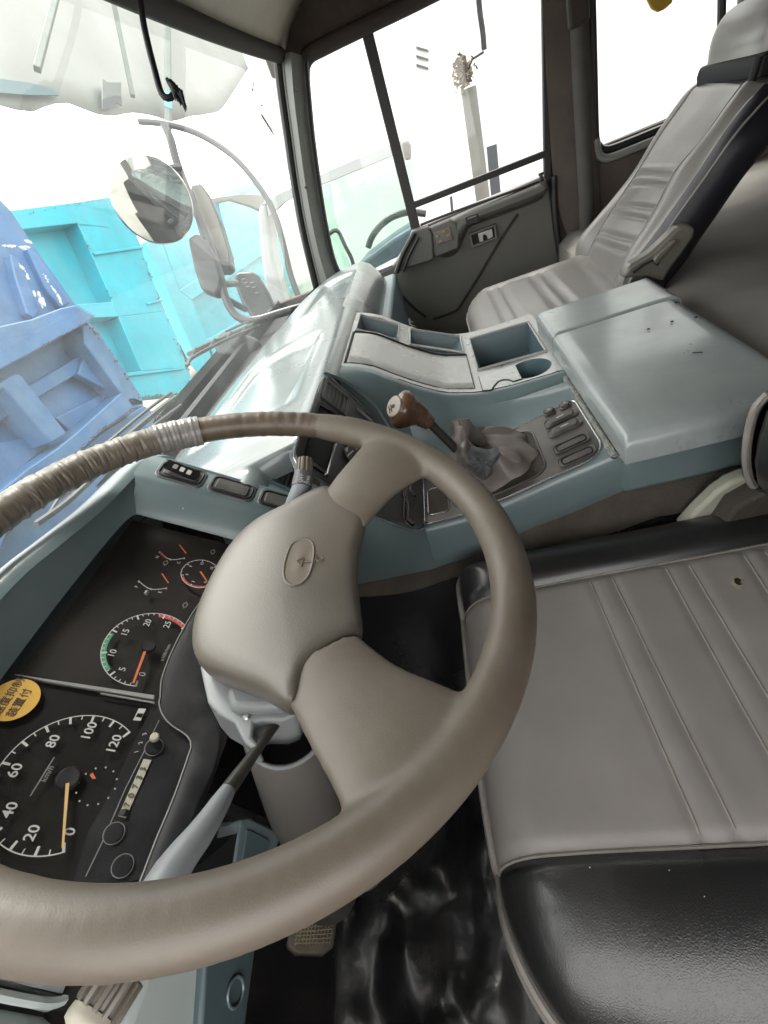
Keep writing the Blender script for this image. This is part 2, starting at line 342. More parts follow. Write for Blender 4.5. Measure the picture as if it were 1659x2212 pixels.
M['ws']=glass('windshield_glass',haze=.045,patch=.12,tint=(.905,.95,.93),refl=.9,hcol=(.62,.66,.64))
M['win']=glass('side_window_glass',haze=.006,patch=.015,tint=(.95,.97,.96),refl=.6)
M['cabglass']=glass('green_tinted_glass',haze=.012,tint=(.82,.93,.88),refl=.8)
M['clear']=glass('instrument_cover_glass',haze=.002,patch=.012,tint=(.95,.95,.95),refl=.14,hcol=(.4,.37,.34))
M['cowl']=mat('weathered_black_cowl',(.035,.04,.038),.85,var=.3,vscale=6)
M['palecyan']=mat('faded_cyan_sheet',(.14,.22,.24),.7)
M['panel']=mat('pale_teal_panel',(.72,.80,.78),.38,var=.08,vscale=6,coat=.2)
M['pole']=mat('pale_pole_paint',(.17,.165,.15),.8,var=.2,vscale=2)
M['rust']=mat('rust_fleck',(.16,.06,.025),.9,var=.3,vscale=30)
# ================================================================ THE CAB SHELL
XD=1.75
def wz(x, t):            # windshield surface: t=0 base .. 1 top
    y0=.535-.105*((x-.73)/1.03)**2; y1=.335-.045*((x-.73)/1.03)**2
    return V(x, y0+(y1-y0)*t, -.30+.58*t)
# floor of crumpled black vinyl
rows=[]
for i in range(200):
    r=[]
    for j in range(130):
        x=-.30+2.05*i/199; y=-.62+1.2*j/129
        n1=noise.noise(V(x*6,y*10,1)); n2=noise.noise(V(x*8+y*3,y*13,5))
        r.append(V(x,y,-.955+.018*n1+.012*n2+.003*noise.noise(V(x*30,y*34,2))+ (max(0,y-.42)*1.5)))
    rows.append(r)
struct(MB().grid(rows).build('cab_floor',M['mat'],sharp=180))
b=MB(); b.box((.72,.60,-.62),2.1,.02,.66); b.box((.72,.575,-.33),2.06,.09,.02)
struct(b.build('firewall',M['void']))
b=MB(); b.box((.72,-.45,.475),2.16,1.6,.02)
struct(b.build('ceiling',M['roofdark']))
# front header panel
rows=[]
for i in range(25):
    x=-.32+2.08*i/24; e=wz(x,1)
    rows.append([e+V(0,-.012,-.012),e+V(0,-.05,.028),e+V(0,-.12,.075),e+V(0,-.22,.13),V(x,-.15,.46)])
struct(MB().grid(rows).build('front_header',M['roof'],solid=.01,off=1))
b=MB(); b.tube(cr([wz(-.3+2.02*i/8,1)+V(0,-.016,-.012) for i in range(9)],40),.017,10)
tag(b.build('header_seal',M['roofdark']),'dark fabric trimmed roll along the top edge of the windshield','trim roll')
# overhead shelf with dark recess
b=MB(); b.prism([V(.34,.20,.335),V(1.02,.20,.335),V(1.06,-.05,.36),V(.34,-.05,.36)],(0,0,.06))
sh=b.build('overhead_shelf',M['roofdark'],bevel=.02,seg=3)
tag(sh,'dark overhead shelf under the roof above the middle of the windshield','shelf')
b=MB(); b.disc(dep(437,62,1.28),(0,.2,-1),.012,.014,12,.006); b.tube([dep(437,62,1.27),dep(428,58,1.25)],.004,8)
tag(b.build('visor_hook',M['recliner']),'small pale hook screwed to the grey header panel above the windshield','hook')
# right wall: bands above, between and under the openings
def wallpiece(b,y0,y1,z0,z1,x=XD+.012,t=.03): b.box((x+t/2,(y0+y1)/2,(z0+z1)/2),t,abs(y1-y0),abs(z1-z0))
b=MB(); wallpiece(b,.33,-1.25,.243,.47); wallpiece(b,-.405,-.512,-.97,.243); wallpiece(b,-.362,-.405,-.97,-.19); wallpiece(b,-.512,-1.25,-.97,-.215); wallpiece(b,-.87,-1.25,-.215,.243); wallpiece(b,.33,.7,-.97,-.30)
struct(b.build('wall_right',M['fabric'],bevel=.004))
b=MB(); b.box((.72,-1.22,-.25),2.16,.03,1.46); struct(b.build('wall_rear',M['fabric']))
b=MB()
for y0,y1,z0,z1 in ((.6,-.45,-.97,-.33),(.6,.36,-.33,.47),(.36,-1.25,.24,.47),(-.45,-1.25,-.97,.24),(-.40,-.45,-.33,.24)): wallpiece(b,y0,y1,z0,z1,x=-.35,t=.03)
struct(b.build('wall_left',M['door']))
# B pillar padding and seat belt
P0=[(1172,0),(1178,130),(1186,260),(1195,380),(1215,480),(1250,560)]
P1=[(1235,0),(1240,130),(1244,260),(1250,380),(1258,480),(1265,560)]
P2=[(1270,-20),(1278,150),(1286,300),(1292,420),(1300,520),(1300,560)]
t=thing('door_pillar',(XD,-.44,-.95),'brown fabric covered pillar between the passenger door window and the rear side window','pillar')
rows=[cr([atX(x,y,XD+o) for x,y in P],24) for P,o in ((P0,.012),(P0,-.006),(P1,-.018),(P2,-.012),(P2,.012))]
MB().grid(rows).build('padding',M['fabric'],t)
b=MB()
q=cr([atX(x,y,XD-.035) for x,y in ((1248,-25),(1252,100),(1256,200),(1262,330),(1266,420),(1268,520),(1262,580))],30)
rows=[[p+V(0,.022,0) for p in q],[p+V(-.003,0,0) for p in q],[p+V(0,-.022,0) for p in q]]
t=thing('seat_belt',(XD-.03,-.47,-.6),'grey seat belt webbing hanging down the pillar behind the passenger door','seat belt')
MB().grid(rows).build('webbing',M['belt'],t,solid=.003)
b=MB(); c=atX(1248,22,XD-.05); b.box(c,.03,.05,.06); b.build('belt_guide',M['roofdark'],t,bevel=.008)
# rear side window
RW=[(1277,-60),(1279,0),(1283,150),(1287,290),(1292,312),(1304,322),(1330,317),(1430,277),(1520,242),(1552,200),(1558,60),(1560,-60)]
t=thing('rear_side_window',(XD,-.68,-.2),'rear side window of the sleeper with rounded black rubber frame beside the passenger seat','window')
q=cr([atX(x,y,XD+.004) for x,y in RW],90)
MB().tube(q,.010,8).build('rubber_seal',M['rubber'],t)
q=cr([atX(x,y,XD-.006) for x,y in ((1288,300),(1292,330),(1304,341),(1330,336),(1430,296),(1560,246))],40)
MB().tube(q,.011,8).build('sill_trim',M['doorpale'],t)
MB().prism([V(XD+.028,-.49,-.22),V(XD+.028,-.9,-.22),V(XD+.028,-.9,.25),V(XD+.028,-.49,.25)],(.004,0,0)).build('pane',M['win'],t)
# yellow cloth hanging at the rear window
b=MB(); q=[atX(x,y,1.6) for x,y in ((1398,-40),(1400,-2),(1410,18),(1424,25),(1436,20),(1452,6),(1462,-40))]
b.prism(q,(.012,0,.0)); b.tube([atX(1430,-38,1.606),V(1.606,atX(1430,-38,1.606).y,.466)],.003,6)
tag(b.build('hanging_cloth',M['ochre'],bevel=.004,smooth_it=0),'small yellow cloth tip hanging at the top of the rear side window','cloth')
# A pillar
t=thing('windshield_pillar',(1.72,.36,-.28),'light grey painted front pillar between the windshield and the passenger door','pillar')
A0=[(603,118),(612,200),(626,300),(640,400),(656,490),(672,560),(688,625)]
A1=[(628,112),(634,200),(646,300),(660,400),(676,490),(692,560),(712,622)]
A2=[(655,120),(661,200),(671,300),(685,400),(700,490),(716,560),(738,612)]
rows=[cr([atX(x,y,X) for x,y in A],30) for A,X in ((A0,1.735),(A0,1.705),(A1,1.69),(A2,1.725),(A2,1.78))]
MB().grid(rows).build('pillar_skin',M['doorpale'],t)
MB().tube([rows[1][i]+V(-.004,.006,0) for i in range(30)],.0105,8).build('windshield_seal',M['rubber'],t)
MB().tube([rows[1][i]+V(-.004,-.010,0) for i in range(30)],.004,6).build('seal_lip',M['doorpale'],t)
MB().tube([rows[3][i]+V(.002,-.004,0) for i in range(30)],.010,8).build('door_seal',M['rubber'],t)
b=MB()
for x,y in ((640,195),(661,405)): b.disc(atX(x,y,1.693),(-1,0,0),.004,.003,12)
b.build('screw',M['rubber'],t)
b=MB(); q=[atX(x,y,1.745) for x,y in ((697,500),(701,560),(706,585),(722,583),(713,545))]; b.prism(q,(.02,0,0)); b.build('corner_block',M['rubber'],t,bevel=.003)
# dark band round the door opening
q=cr([atX(x,y,1.742) for x,y in ((655,165),(656,140),(668,118),(700,100),(785,58),(880,12),(960,-28),(1060,-75))],60)
tt=MB().tube(q,.019,10).build('door_opening_trim',M['roofdark'])
tag(tt,'dark trim roll around the top front corner of the passenger door opening','trim roll')
# windshield
rows=[]
for i in range(41):
    x=-.31+2.035*i/40; rows.append([wz(x,j/16) for j in range(17)])
t=thing('windshield',(.72,.53,-.3),'wide slightly dusty windshield in front of the dashboard','windshield')
MB().grid(rows).build('pane',M['ws'],t)
MB().tube(cr([wz(-.31+2.03*i/10,0)+V(0,-.002,-.006) for i in range(11)],50),.013,8).build('lower_seal',M['rubber'],t)

# ================================================================ PASSENGER DOOR
D=thing('passenger_door',(XD,0,-.95),'grey passenger door with slid down window, quarter glass and scuffed switch panel','door')
def dx(zx,zy): return (677.7+zx*.3268, 406.6+zy*.3268)
out=[(742,617),(800,596),(846,576),(856,565),(899,496),(912,489),(1000,452),(1100,412),(1183,376)]
q=[atX(x,y,XD+.0) for x,y in out]
body=[V(XD,.36,-.33)]+q+[V(XD,-.385,-.97),V(XD,.36,-.97)]
b=MB(); b.prism(body,(.05,0,0)); b.build('inner_panel',M['door'],D,bevel=.006)
def strip(pts,w,h,name,m,par,X=XD):
    P=cr([atX(x,y,X) for x,y in pts],30); b=MB(); b.tube(P,w,8,flat=h/w,up=(1,0,0)); return b.build(name,m,par)
# upper bulge (armrest band) with the switch pod
up=[(912,497),(1000,460),(1100,420),(1176,389)]
lo=[(930,548),(960,556),(985,548),(1000,520),(1012,492),(1040,480),(1110,455),(1165,432),(1178,415)]
a=cr([atX(x,y,XD) for x,y in up],28); c=cr([atX(x,y,XD) for x,y in lo],28)
rows=[]
for k in range(8):
    f=k/7; o=-.034*math.sin(math.pi*min(1,f*1.15+.05))**.6 if 0<f<1 else .004
    rows.append([a[i].lerp(c[i],f)+V(o,0,0) for i in range(28)])
MB().grid(rows).build('upper_ledge',M['door'],D,solid=.004)
# pod beside the divider
pod=[dx(*p) for p in ((650,285),(755,252),(785,300),(795,470),(760,488),(600,535),(560,560),(545,540),(600,420))]
b=MB(); b.prism([atX(x,y,XD-.045) for x,y in pod],(.05,0,0)); b.build('corner_pod',M['door'],D,bevel=.012,seg=3)
q2=[dx(*p) for p in ((655,290),(700,268),(600,480),(555,560),(525,565))]
b=MB(); b.tube([atX(*dx(665,292),XD-.05),atX(*dx(590,430),XD-.05),atX(*dx(545,560),XD-.05)],.008,8); b.tube([atX(*dx(690,325),XD-.05),atX(*dx(630,440),XD-.05),atX(*dx(590,548),XD-.05)],.0055,8); b.build('quarter_frame',M['rubber'],D)
sp=[dx(*p) for p in ((768,262),(905,205),(945,230),(965,300),(960,400),(900,425),(810,460),(790,440))]
b=MB(); b.prism([atX(x,y,XD-.038) for x,y in sp],(.04,0,0)); b.build('switch_pod',M['door'],D,bevel=.01,seg=3)
ps=[dx(*p) for p in ((790,292),(900,252),(922,338),(815,380))]
b=MB(); b.prism([atX(x,y,XD-.041) for x,y in ps],(.006,0,0)); pl=b.build('switch_plate',M['boot'],D,bevel=.002)
Pd=Plane((-1,0,0),-(XD-.041),u=(0,-1,0))
b=MB()
for x,y in ((815,320),(860,290),(890,310),(840,350)): b.box(atX(*dx(x,y),XD-.043),.004,.012,.009)
b.build('broken_switch',M['foam'],pl,bevel=.001)
ws=[dx(*p) for p in ((1000,192),(1085,165),(1092,225),(1010,252))]
b=MB(); b.prism([atX(x,y,XD-.04) for x,y in ws],(.02,0,0)); w=b.build('window_switch',M['rubber'],D,bevel=.002)
b=MB(); b.tube([atX(*dx(1018,202),XD-.042),atX(*dx(1075,184),XD-.042)],.0018,6); b.build('switch_edge',M['recliner'],w)
hb=[dx(*p) for p in ((1025,302),(1200,236),(1216,330),(1045,398))]
hi=[dx(*p) for p in ((1042,312),(1188,256),(1200,322),(1056,378))]
b=MB(); A_=[atX(x,y,XD-.016) for x,y in hb]; B_=[atX(x,y,XD-.016) for x,y in hi]
for i in range(4):
    j=(i+1)%4; b.prism([A_[i],A_[j],B_[j],B_[i]],(.014,0,0))
h_=b.build('handle_bezel',M['recliner'],D,bevel=.0015)
b=MB(); b.prism([p+V(.010,0,0) for p in B_],(.004,0,0)); b.build('handle_recess',M['void'],h_)
lv=[dx(*p) for p in ((1085,298),(1180,262),(1188,322),(1150,340),(1140,310),(1120,312),(1125,350),(1095,360))]
b=MB(); b.prism([atX(x,y,XD-.013) for x,y in lv],(.006,0,0)); b.build('pull_lever',M['metal'],h_,bevel=.002)
# pressed grooves of the trim
b=MB()
for pts in (((1350,172),(1230,350),(1080,600),(985,748),(960,790),(935,812),(860,842),(790,866)),((420,700),(500,690),(545,695),(590,722),(660,790),(740,850))):
    b.tube(cr([atX(*dx(x,y),XD-.0005) for x,y in pts],40),.0045,6)
b.build('trim_groove',M['rubber'],D)
b=MB(); b.tube(cr([atX(*dx(x,y),XD-.008) for x,y in ((705,243),(840,190),(1000,130),(1200,60),(1360,2),(1520,-60))],20),.004,6); b.build('window_seal',M['rubber'],D)
b=MB(); b.tube([atX(1169,378,XD-.02),atX(1168,392,XD-.02)],.005,8); b.disc(atX(1169,378,XD-.02),(0,0,1),.008,.006,12); b.build('lock_button',M['rubber'],D)
# frame bars
def bar(p0,p1,w,name,X=XD,m='rubber',t=.018):
    a,c=atX(*p0,X),atX(*p1,X); d=(c-a).normalized(); s=V(1,0,0).cross(d)*w/2
    b=MB(); b.prism([a+s,c+s,c-s,a-s],(t,0,0)); return b.build(name,M[m],D,bevel=.003)
bar((788,50),(899,497),.030,'window_divider')
bar((893,444),(1182,331),.018,'glass_rail')
bar((1180,-20),(1184,392),.022,'rear_frame')
b=MB(); b.tube([atX(x,y,XD+.006) for x,y in ((742,614),(800,593),(848,574))],.006,8); b.build('quarter_sill',M['doorpale'],D)
MB().tube(cr([atX(x,y,XD-.004) for x,y in ((1196,380),(1198,450),(1206,520),(1222,600),(1236,660))],24),.011,8).build('rear_seal',M['rubber'],D)
MB().prism([V(XD+.024,.34,-.33),V(XD+.024,.054,-.27),V(XD+.024,.047,.25),V(XD+.024,.21,.25)],(.004,0,0)).build('quarter_glass',M['win'],D)
q=[atX(x,y,XD+.022) for x,y in ((896,450),(1182,338),(1180,-40),(1000,-40),(785,60))]
MB().prism(q,(.004,0,0)).build('sliding_glass',M['win'],D)
# ================================================================ BUNK
rows=[]
for i in range(40):
    x=.30+1.43*i/39; r=[]
    for j,(y,z) in enumerate(((-.372,-.62),(-.375,-.46),(-.385,-.425),(-.42,-.405),(-.50,-.40),(-.60,-.405),(-.72,-.40),(-.85,-.395),(-.98,-.385),(-1.1,-.30),(-1.17,-.15),(-1.19,.05))):
        n=noise.noise(V(x*4,y*5,3))*.022+noise.noise(V(x*11,y*7,8))*.007
        r.append(V(x,y,z+n*(0 if j<2 else 1)))
    rows.append(cr(r,36))
tag(MB().grid(rows).build('bunk_mattress',M['bunk'],solid=.01),'brown grey fabric covered sleeper bunk behind the engine cover with soft folds','bunk')

# ================================================================ ENGINE COVER + CONSOLE
ZC=-.336
E_=thing('engine_cover',(.72,-.3,-.9),'worn grey teal engine cover between the seats, split into a wide and a narrow panel','engine cover')
def lidpanel(name,x0,x1,y0,y1,zt,th,r,m,par,rl=None,rh=None):
    nx,ny=26,22; rows=[]
    def prof(u,L):                    # rounded edge drop
        d=min(u,L-u); 
        return 0 if d>=r else -(r-math.sqrt(max(r*r-(r-d)**2,0)))
    rows=[]
    us=[0,.0015,.004,.008,.014]; 
    X=[x0+k for k in us]+[x0+.014+(x1-x0-.028)*i/14 for i in range(1,14)]+[x1-k for k in reversed(us)]
    Y=[y0-k for k in us]+[y0-.014-(y0-y1-.028)*i/14 for i in range(1,14)]+[y1+k for k in reversed(us)]
    for x in X:
        r_=[]
        for y in Y:
            fl=(r/(rl or r)); fh=(r/(rh or r)); dz=min(prof(min(r,(x-x0)*fl),9)/fl,prof(min(r,(x1-x)*fh),9)/fh,prof(y0-y,y0-y1))
            n=noise.noise(V(x*6,y*6,2))*.0012
            r_.append(V(x,y,zt+dz+n))
        rows.append(r_)
    b=MB().grid(rows)
    # skirts
    edge=[rows[0],[r_[-1] for r_ in rows],list(reversed(rows[-1])),[r_[0] for r_ in reversed(rows)]]
    loop=[p for e in edge for p in e[:-1]]
    b.grid([loop,[p+V(0,0,-(th-r)) for p in loop]],True)
    return b.build(name,m,par,sharp=60)
lidpanel('wide_panel',.466,.815,-.148,-.345,ZC,.034,.014,M['cover'],E_,rh=.0045)
lidpanel('narrow_panel',.8175,.948,-.148,-.352,ZC+.001,.036,.014,M['cover'],E_,rl=.0045)
b=MB(); b.prism([V(.496,-.152,-.370),V(.94,-.156,-.370),V(.94,-.34,-.370),V(.496,-.345,-.370)],(0,0,-.075)); b.build('side_wall',M['teal'],E_,bevel=.01)
b=MB()
for x,y in ((1460,635),(1474,658),(1505,685),(1547,700)) : pass
for zx,zy in ((850,733),(1025,862),(813,899),(605,966)):
    b=MB(); b.disc(atZ(1252.4+zx*.2451,474.4+zy*.2451,ZC+.0012),(0,0,1),.0022,.0008,10); b.build('screw_hole',M['void'],E_)
b=MB(); p0=atZ(1252.4+990*.2451,474.4+1172*.2451,ZC+.0012); p1=atZ(1252.4+1085*.2451,474.4+1168*.2451,ZC+.0012); b.tube([p0,p1],.0007,6); b.build('scratch',M['void'],E_)
# crumbling foam strip between cover and console
b=MB(); rws=[]
for i in range(240):
    x=.497+.45*i/239; r=[]
    for k in range(10):
        a=2*math.pi*k/10; n=.55+.9*abs(noise.noise(V(x*95,k*.9,3)))+.5*noise.noise(V(x*230,k,7)); r.append(V(x,-.1465+.0055*(.6+.4*n)*math.cos(a),-.3785+.0050*(.6+.4*n)*math.sin(a)))
    rws.append(r)
b.grid(rws,True)
tag(b.build('foam_strip',M['crumb']),'crumbling pale foam strip between the engine cover and the console','foam strip')

C_=thing('centre_console',(.75,0,-.9),'teal plastic centre console with storage bins, cup holder and shift plate','console')
ty=[-.16,-.06,-.015,.0,.047,.089,.122,.154,.196,.22]; tz=[-.372,-.372,-.368,-.365,-.35,-.322,-.296,-.268,-.250,-.244]
def zt(y): return tri(y,ty,tz)
def zts(y): return (zt(y-.012)+2*zt(y)+zt(y+.012))/4
def onTop(x,y,dz=0):
    z=-.35
    for _ in range(60):
        p=atZ(x,y,z); z=.7*z+.3*(zts(p.y)+dz)
    return atZ(x,y,z)
py_=[-.16,-.142,-.074,-.012,.055,.112]; pz_=[-.374,-.378,-.394,-.410,-.423,-.4245]
def zp(y): return tri(y,py_,pz_)
# side and valley loft, rows run along Y
YS=[-.155+.27*i/30 for i in range(31)]
prof=[]
def row(X,f): return [V(X,y,f(y)) for y in YS]
def ridge(y): return zts(y)
def zb(y): return tri(y,[-.27,-.128,-.02,.045,.136,.245],[-.434,-.454,-.478,-.502,-.516,-.518])
Rr=[row(.515,lambda y:zb(y)-.012),row(.505,lambda y:zb(y)),row(.502,lambda y:(zb(y)+zp(y)-.03)/2),row(.5,lambda y:zp(y)-.022),row(.500,lambda y:zp(y)-.012),row(.5015,lambda y:zp(y)-.004),row(.506,lambda y:zp(y)-.0015),row(.52,zp),row(.655,zp),row(.668,lambda y:zp(y)+.002),
    row(.690,lambda y:zp(y)+.3*(ridge(y)-zp(y))),row(.712,lambda y:zp(y)+.72*(ridge(y)-zp(y))),row(.722,lambda y:ridge(y)-.012),row(.730,lambda y:ridge(y)-.004),row(.738,lambda y:ridge(y)),row(.752,lambda y:ridge(y)-.001)]
MB().grid(Rr).build('side_skin',M['teal'],C_,sharp=55)
# forward continuation of the side under the fascia
eg=cr([V(.5,.112,-.424),V(.472,.130,-.383),V(.442,.153,-.333),V(.428,.183,-.265),V(.436,.204,-.225)],20)
MB().grid([eg,[p+V(-.003,-.002,-.004) for p in eg],[p+V(-.002,.0,-.018) for p in eg],[p+V(0.004,.012*i/19,-.05) for i,p in enumerate(eg)],[V(.505,p.y+.10*i/19,-.514) for i,p in enumerate(eg)]]).build('knee_panel',M['teal'],C_,sharp=60)
# the upper wall forward of the plate, beside the black fascia
rowsU=[]
for X,f in ((.655,0),(.69,.3),(.712,.72),(.722,.93),(.730,.98),(.738,1),(.752,1)):
    rowsU.append([V(X,y,-.4245+(y-.115)*2.0+( zts(min(y,.2))-(-.4245+(y-.115)*2.0))*f) for y in [.115+.09*i/10 for i in range(11)]])
MB().grid(rowsU).build('upper_wall_front',M['teal'],C_,sharp=55)
# top deck with openings
xs=sorted(set([.752,.765,.79,.82,.840,.90,.925,.935,1.005,1.012,1.03,1.05]+[.785+.01*i for i in range(0)]))
holes=[(.840,1.005,-.140,-.018),(.935,1.03,.0,.098),(.935,1.03,.118,.19)]
ys=sorted(set([-.155,-.140,-.12,-.09,-.06,-.03,-.018,.0,.02,.04,.06,.08,.098,.118,.13,.15,.17,.19,.2,.212]))
b=MB()
def inh(x,y): return any(h[0]<x<h[1] and h[2]<y<h[3] for h in holes)
cupc=(.795,-.105); 
for i in range(len(xs)-1):
    for j in range(len(ys)-1):
        if inh((xs[i]+xs[i+1])/2,(ys[j]+ys[j+1])/2): continue
        if xs[i]>=.752 and xs[i+1]<=.840 and ys[j]>=-.14 and ys[j+1]<=-.06: continue
        b.add([V(x,y,zts(y)) for x,y in ((xs[i],ys[j]),(xs[i+1],ys[j]),(xs[i+1],ys[j+1]),(xs[i],ys[j+1]))],[(0,1,2,3)])
# ring of faces round the cup hole
cx0,cx1,cy0,cy1=.752,.840,-.14,-.06; cc=V(.793,-.102,0); rc=.036
sq=[];ci=[]
for k in range(48):
    a=2*math.pi*k/48; d=V(math.cos(a),math.sin(a),0)
    tx=((cx1-cc.x) if d.x>0 else (cx0-cc.x))/d.x if abs(d.x)>1e-6 else 9; tyy=((cy1-cc.y) if d.y>0 else (cy0-cc.y))/d.y if abs(d.y)>1e-6 else 9
    tm=min(tx,tyy); s=cc+d*tm; sq.append(V(s.x,s.y,zts(s.y))); e=cc+d*rc; ci.append(V(e.x,e.y,zts(e.y)))
b.grid([sq,ci],True)
b.build('top_deck',M['lid'],C_,sharp=50)
outer=[V(1.05,y,zts(y)) for y in ys]
MB().grid([outer,[p+V(.008,0,-.004) for p in outer],[p+V(.012,0,-.02) for p in outer],[p+V(.02,0,-.55) for p in outer]]).build('far_side',M['teal'],C_,sharp=60)
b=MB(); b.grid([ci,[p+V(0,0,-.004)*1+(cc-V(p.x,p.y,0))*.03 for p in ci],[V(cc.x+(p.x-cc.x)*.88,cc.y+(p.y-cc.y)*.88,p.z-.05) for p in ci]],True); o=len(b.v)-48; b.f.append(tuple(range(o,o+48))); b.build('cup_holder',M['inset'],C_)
def well(name,h,depth,inset,m):
    x0,x1,y0,y1=h; T=[V(x,y,zts(y)) for x,y in ((x0,y0),(x1,y0),(x1,y1),(x0,y1))]
    zb=min(p.z for p in T)-depth
    Bt=[V(x0+inset[0],y0+inset[2],zb),V(x1-inset[1],y0+inset[2],zb),V(x1-inset[1],y1-inset[3],zb),V(x0+inset[0],y1-inset[3],zb)]
    b=MB().add(T+Bt,[(4,5,6,7)]+[(i,(i+1)%4,4+(i+1)%4,4+i) for i in range(4)])
    # raised lip
    o=b.build(name,m,C_,sharp=20)
    lp=MB(); lp.tube([p+V(0,0,.001) for p in T],.0028,6,closed=True); lp.build('bin_lip',M['lid'],C_)
    return o
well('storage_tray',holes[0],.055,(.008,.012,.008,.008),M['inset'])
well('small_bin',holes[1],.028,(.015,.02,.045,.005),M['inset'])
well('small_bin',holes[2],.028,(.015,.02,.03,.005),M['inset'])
b=MB(); p=V(.965,.055,zts(.05)-.02); b.box(p,.02,.06,.008); b.build('bin_liner',M['foam'],C_)
b=MB(); b.ell(onTop(890,700,-.012),.009,.006,.006,nu=10,nv=6); b.ell(onTop(893,708,-.012),.008,.006,.005,nu=10,nv=6); b.tube([onTop(884,690,-.01),onTop(886,700,-.01),onTop(892,708,-.012)],.003,6)
tag(b.build('cable_plug',M['black']),'black cable plug lying in the small console bin','plug')
# big lid panel
rows=[]
for i in range(12):
    f=i/11; x=.768+.150*f; rows.append([V(x,y,zts(y)+.0035+(.0 if 0<i<11 else -.003)) for y in [-.002+.190*j/26 for j in range(27)]])
rows=[[p+V(0,0,-.004) for p in rows[0]]]+rows+[[p+V(0,0,-.004) for p in rows[-1]]]
MB().grid(rows).build('hinged_lid',M['lid'],C_,sharp=70)
b=MB(); b.tube([V(.765,y,zts(y)) for y in [-.004+.196*j/20 for j in range(21)]],.0009,6); b.tube([V(.765,-.004,zts(-.004)),V(.92,-.004,zts(-.004))],.0009,6); b.tube([V(.922,y,zts(y)+.001) for y in [-.004+.196*j/20 for j in range(21)]],.0022,6);b.tube([V(.765,.194,zts(.194)),V(.92,.194,zts(.194))],.0025,6); b.build('lid_gap',M['void'],C_)
# ashtray flap
def c2(zx,zy): return (975.9+zx*.25, 596.4+zy*.25)
ap=[onTop(*c2(x,y),.002) for x,y in ((232,862),(550,768),(606,884),(530,905),(500,890),(450,888),(400,905),(360,950),(345,978),(268,985))]
b=MB(); b.prism([p for p in ap],(0,0,-.004)); fl=b.build('ashtray_flap',M['lid'],C_,bevel=.0008)
b=MB(); b.tube([p+V(0,0,-.0016) for p in ap],.0013,6,closed=True); b.build('flap_gap',M['void'],fl)
# ---- shift plate
PLT=Plane(V(.0,-.0,1),0)
def onPlate(x,y,dz=0):
    z=-.40
    for _ in range(60):
        p=atZ(x,y,z); z=.6*z+.4*(zp(p.y)+dz)
    return atZ(x,y,z)
K=thing('shift_plate',(.58,0,-.41),'scuffed metal shift lever plate with a row of rocker switches on the centre console','plate')
hx0,hx1,hy0,hy1=.520,.640,-.070,.066
oy0,oy1,ox0,ox1=-.140,.110,.506,.655
def rrect(x0,x1,y0,y1,r,n=6,rs=None):
    out=[]
    for i,(cx,cy,a0) in enumerate(((x1-r,y1-r,0),(x0+r,y1-r,90),(x0+r,y0+r,180),(x1-r,y0+r,270))):
        rr=rs[i] if rs else r
        cx= x1-rr if i in(0,3) else x0+rr; cy= y1-rr if i in (0,1) else y0+rr
        for k in range(n+1):
            a=math.radians(a0+90*k/n); out.append((cx+rr*math.cos(a),cy+rr*math.sin(a)))
    return out
ou=rrect(ox0,ox1,oy0,oy1,.02,8,rs=(.003,.004,.030,.004)); inn=rrect(hx0,hx1,hy0,hy1,.022,8)
# match each inner point to the outer loop by angle
def loopmatch(o,i):
    cx=(hx0+hx1)/2; cy=(hy0+hy1)/2; res=[]
    for (x,y) in i:
        dx_,dy_=x-cx,y-cy; 
        res.append(1)
    return res
N_=96
def resample2(l,n): return [(p.x,p.y) for p in lin([V(x,y,0) for x,y in l]+[V(l[0][0],l[0][1],0)],n+1)[:-1]]
ou2=resample2(ou,N_); in2=resample2(inn,N_)
mid=[((a[0]+c[0])/2,(a[1]+c[1])/2) for a,c in zip(ou2,in2)]
b=MB(); b.grid([[V(x,y,zp(y)+.0015) for x,y in L_] for L_ in (ou2,mid,in2)]+[[V(x,y,zp(y)-.012) for x,y in in2]],True)
b.grid([[V(x,y,zp(y)+.0015) for x,y in ou2],[V(x,y,zp(y)-.004) for x,y in ou2]],True)
b.build('plate_sheet',M['plate'],K,sharp=40)
MB().tube([V(x,y,zp(y)+.0015) for x,y in ou2],.0013,6,closed=True).build('bright_edge',M['rimlight'],K)
MB().tube([V(x,y,zp(y)+.002) for x,y in in2],.0015,6,closed=True).build('opening_edge',M['plate'],K)
b=MB(); b.prism([V(x,y,zp(y)+.0006) for x,y in in2],(0,0,-.0004)); b.build('shift_well',M['carpet'],K)
b=MB(); q=[V(x,y,zp(y)+.0022) for x,y in rrect(.522,.585,.072,.104,.008,5)]; b.prism(q,(0,0,-.001)); b.build('ash_recess',M['carpet'],K,bevel=.0003)
MB().tube(q,.0014,6,closed=True).build('recess_rim',M['rimlight'],K)
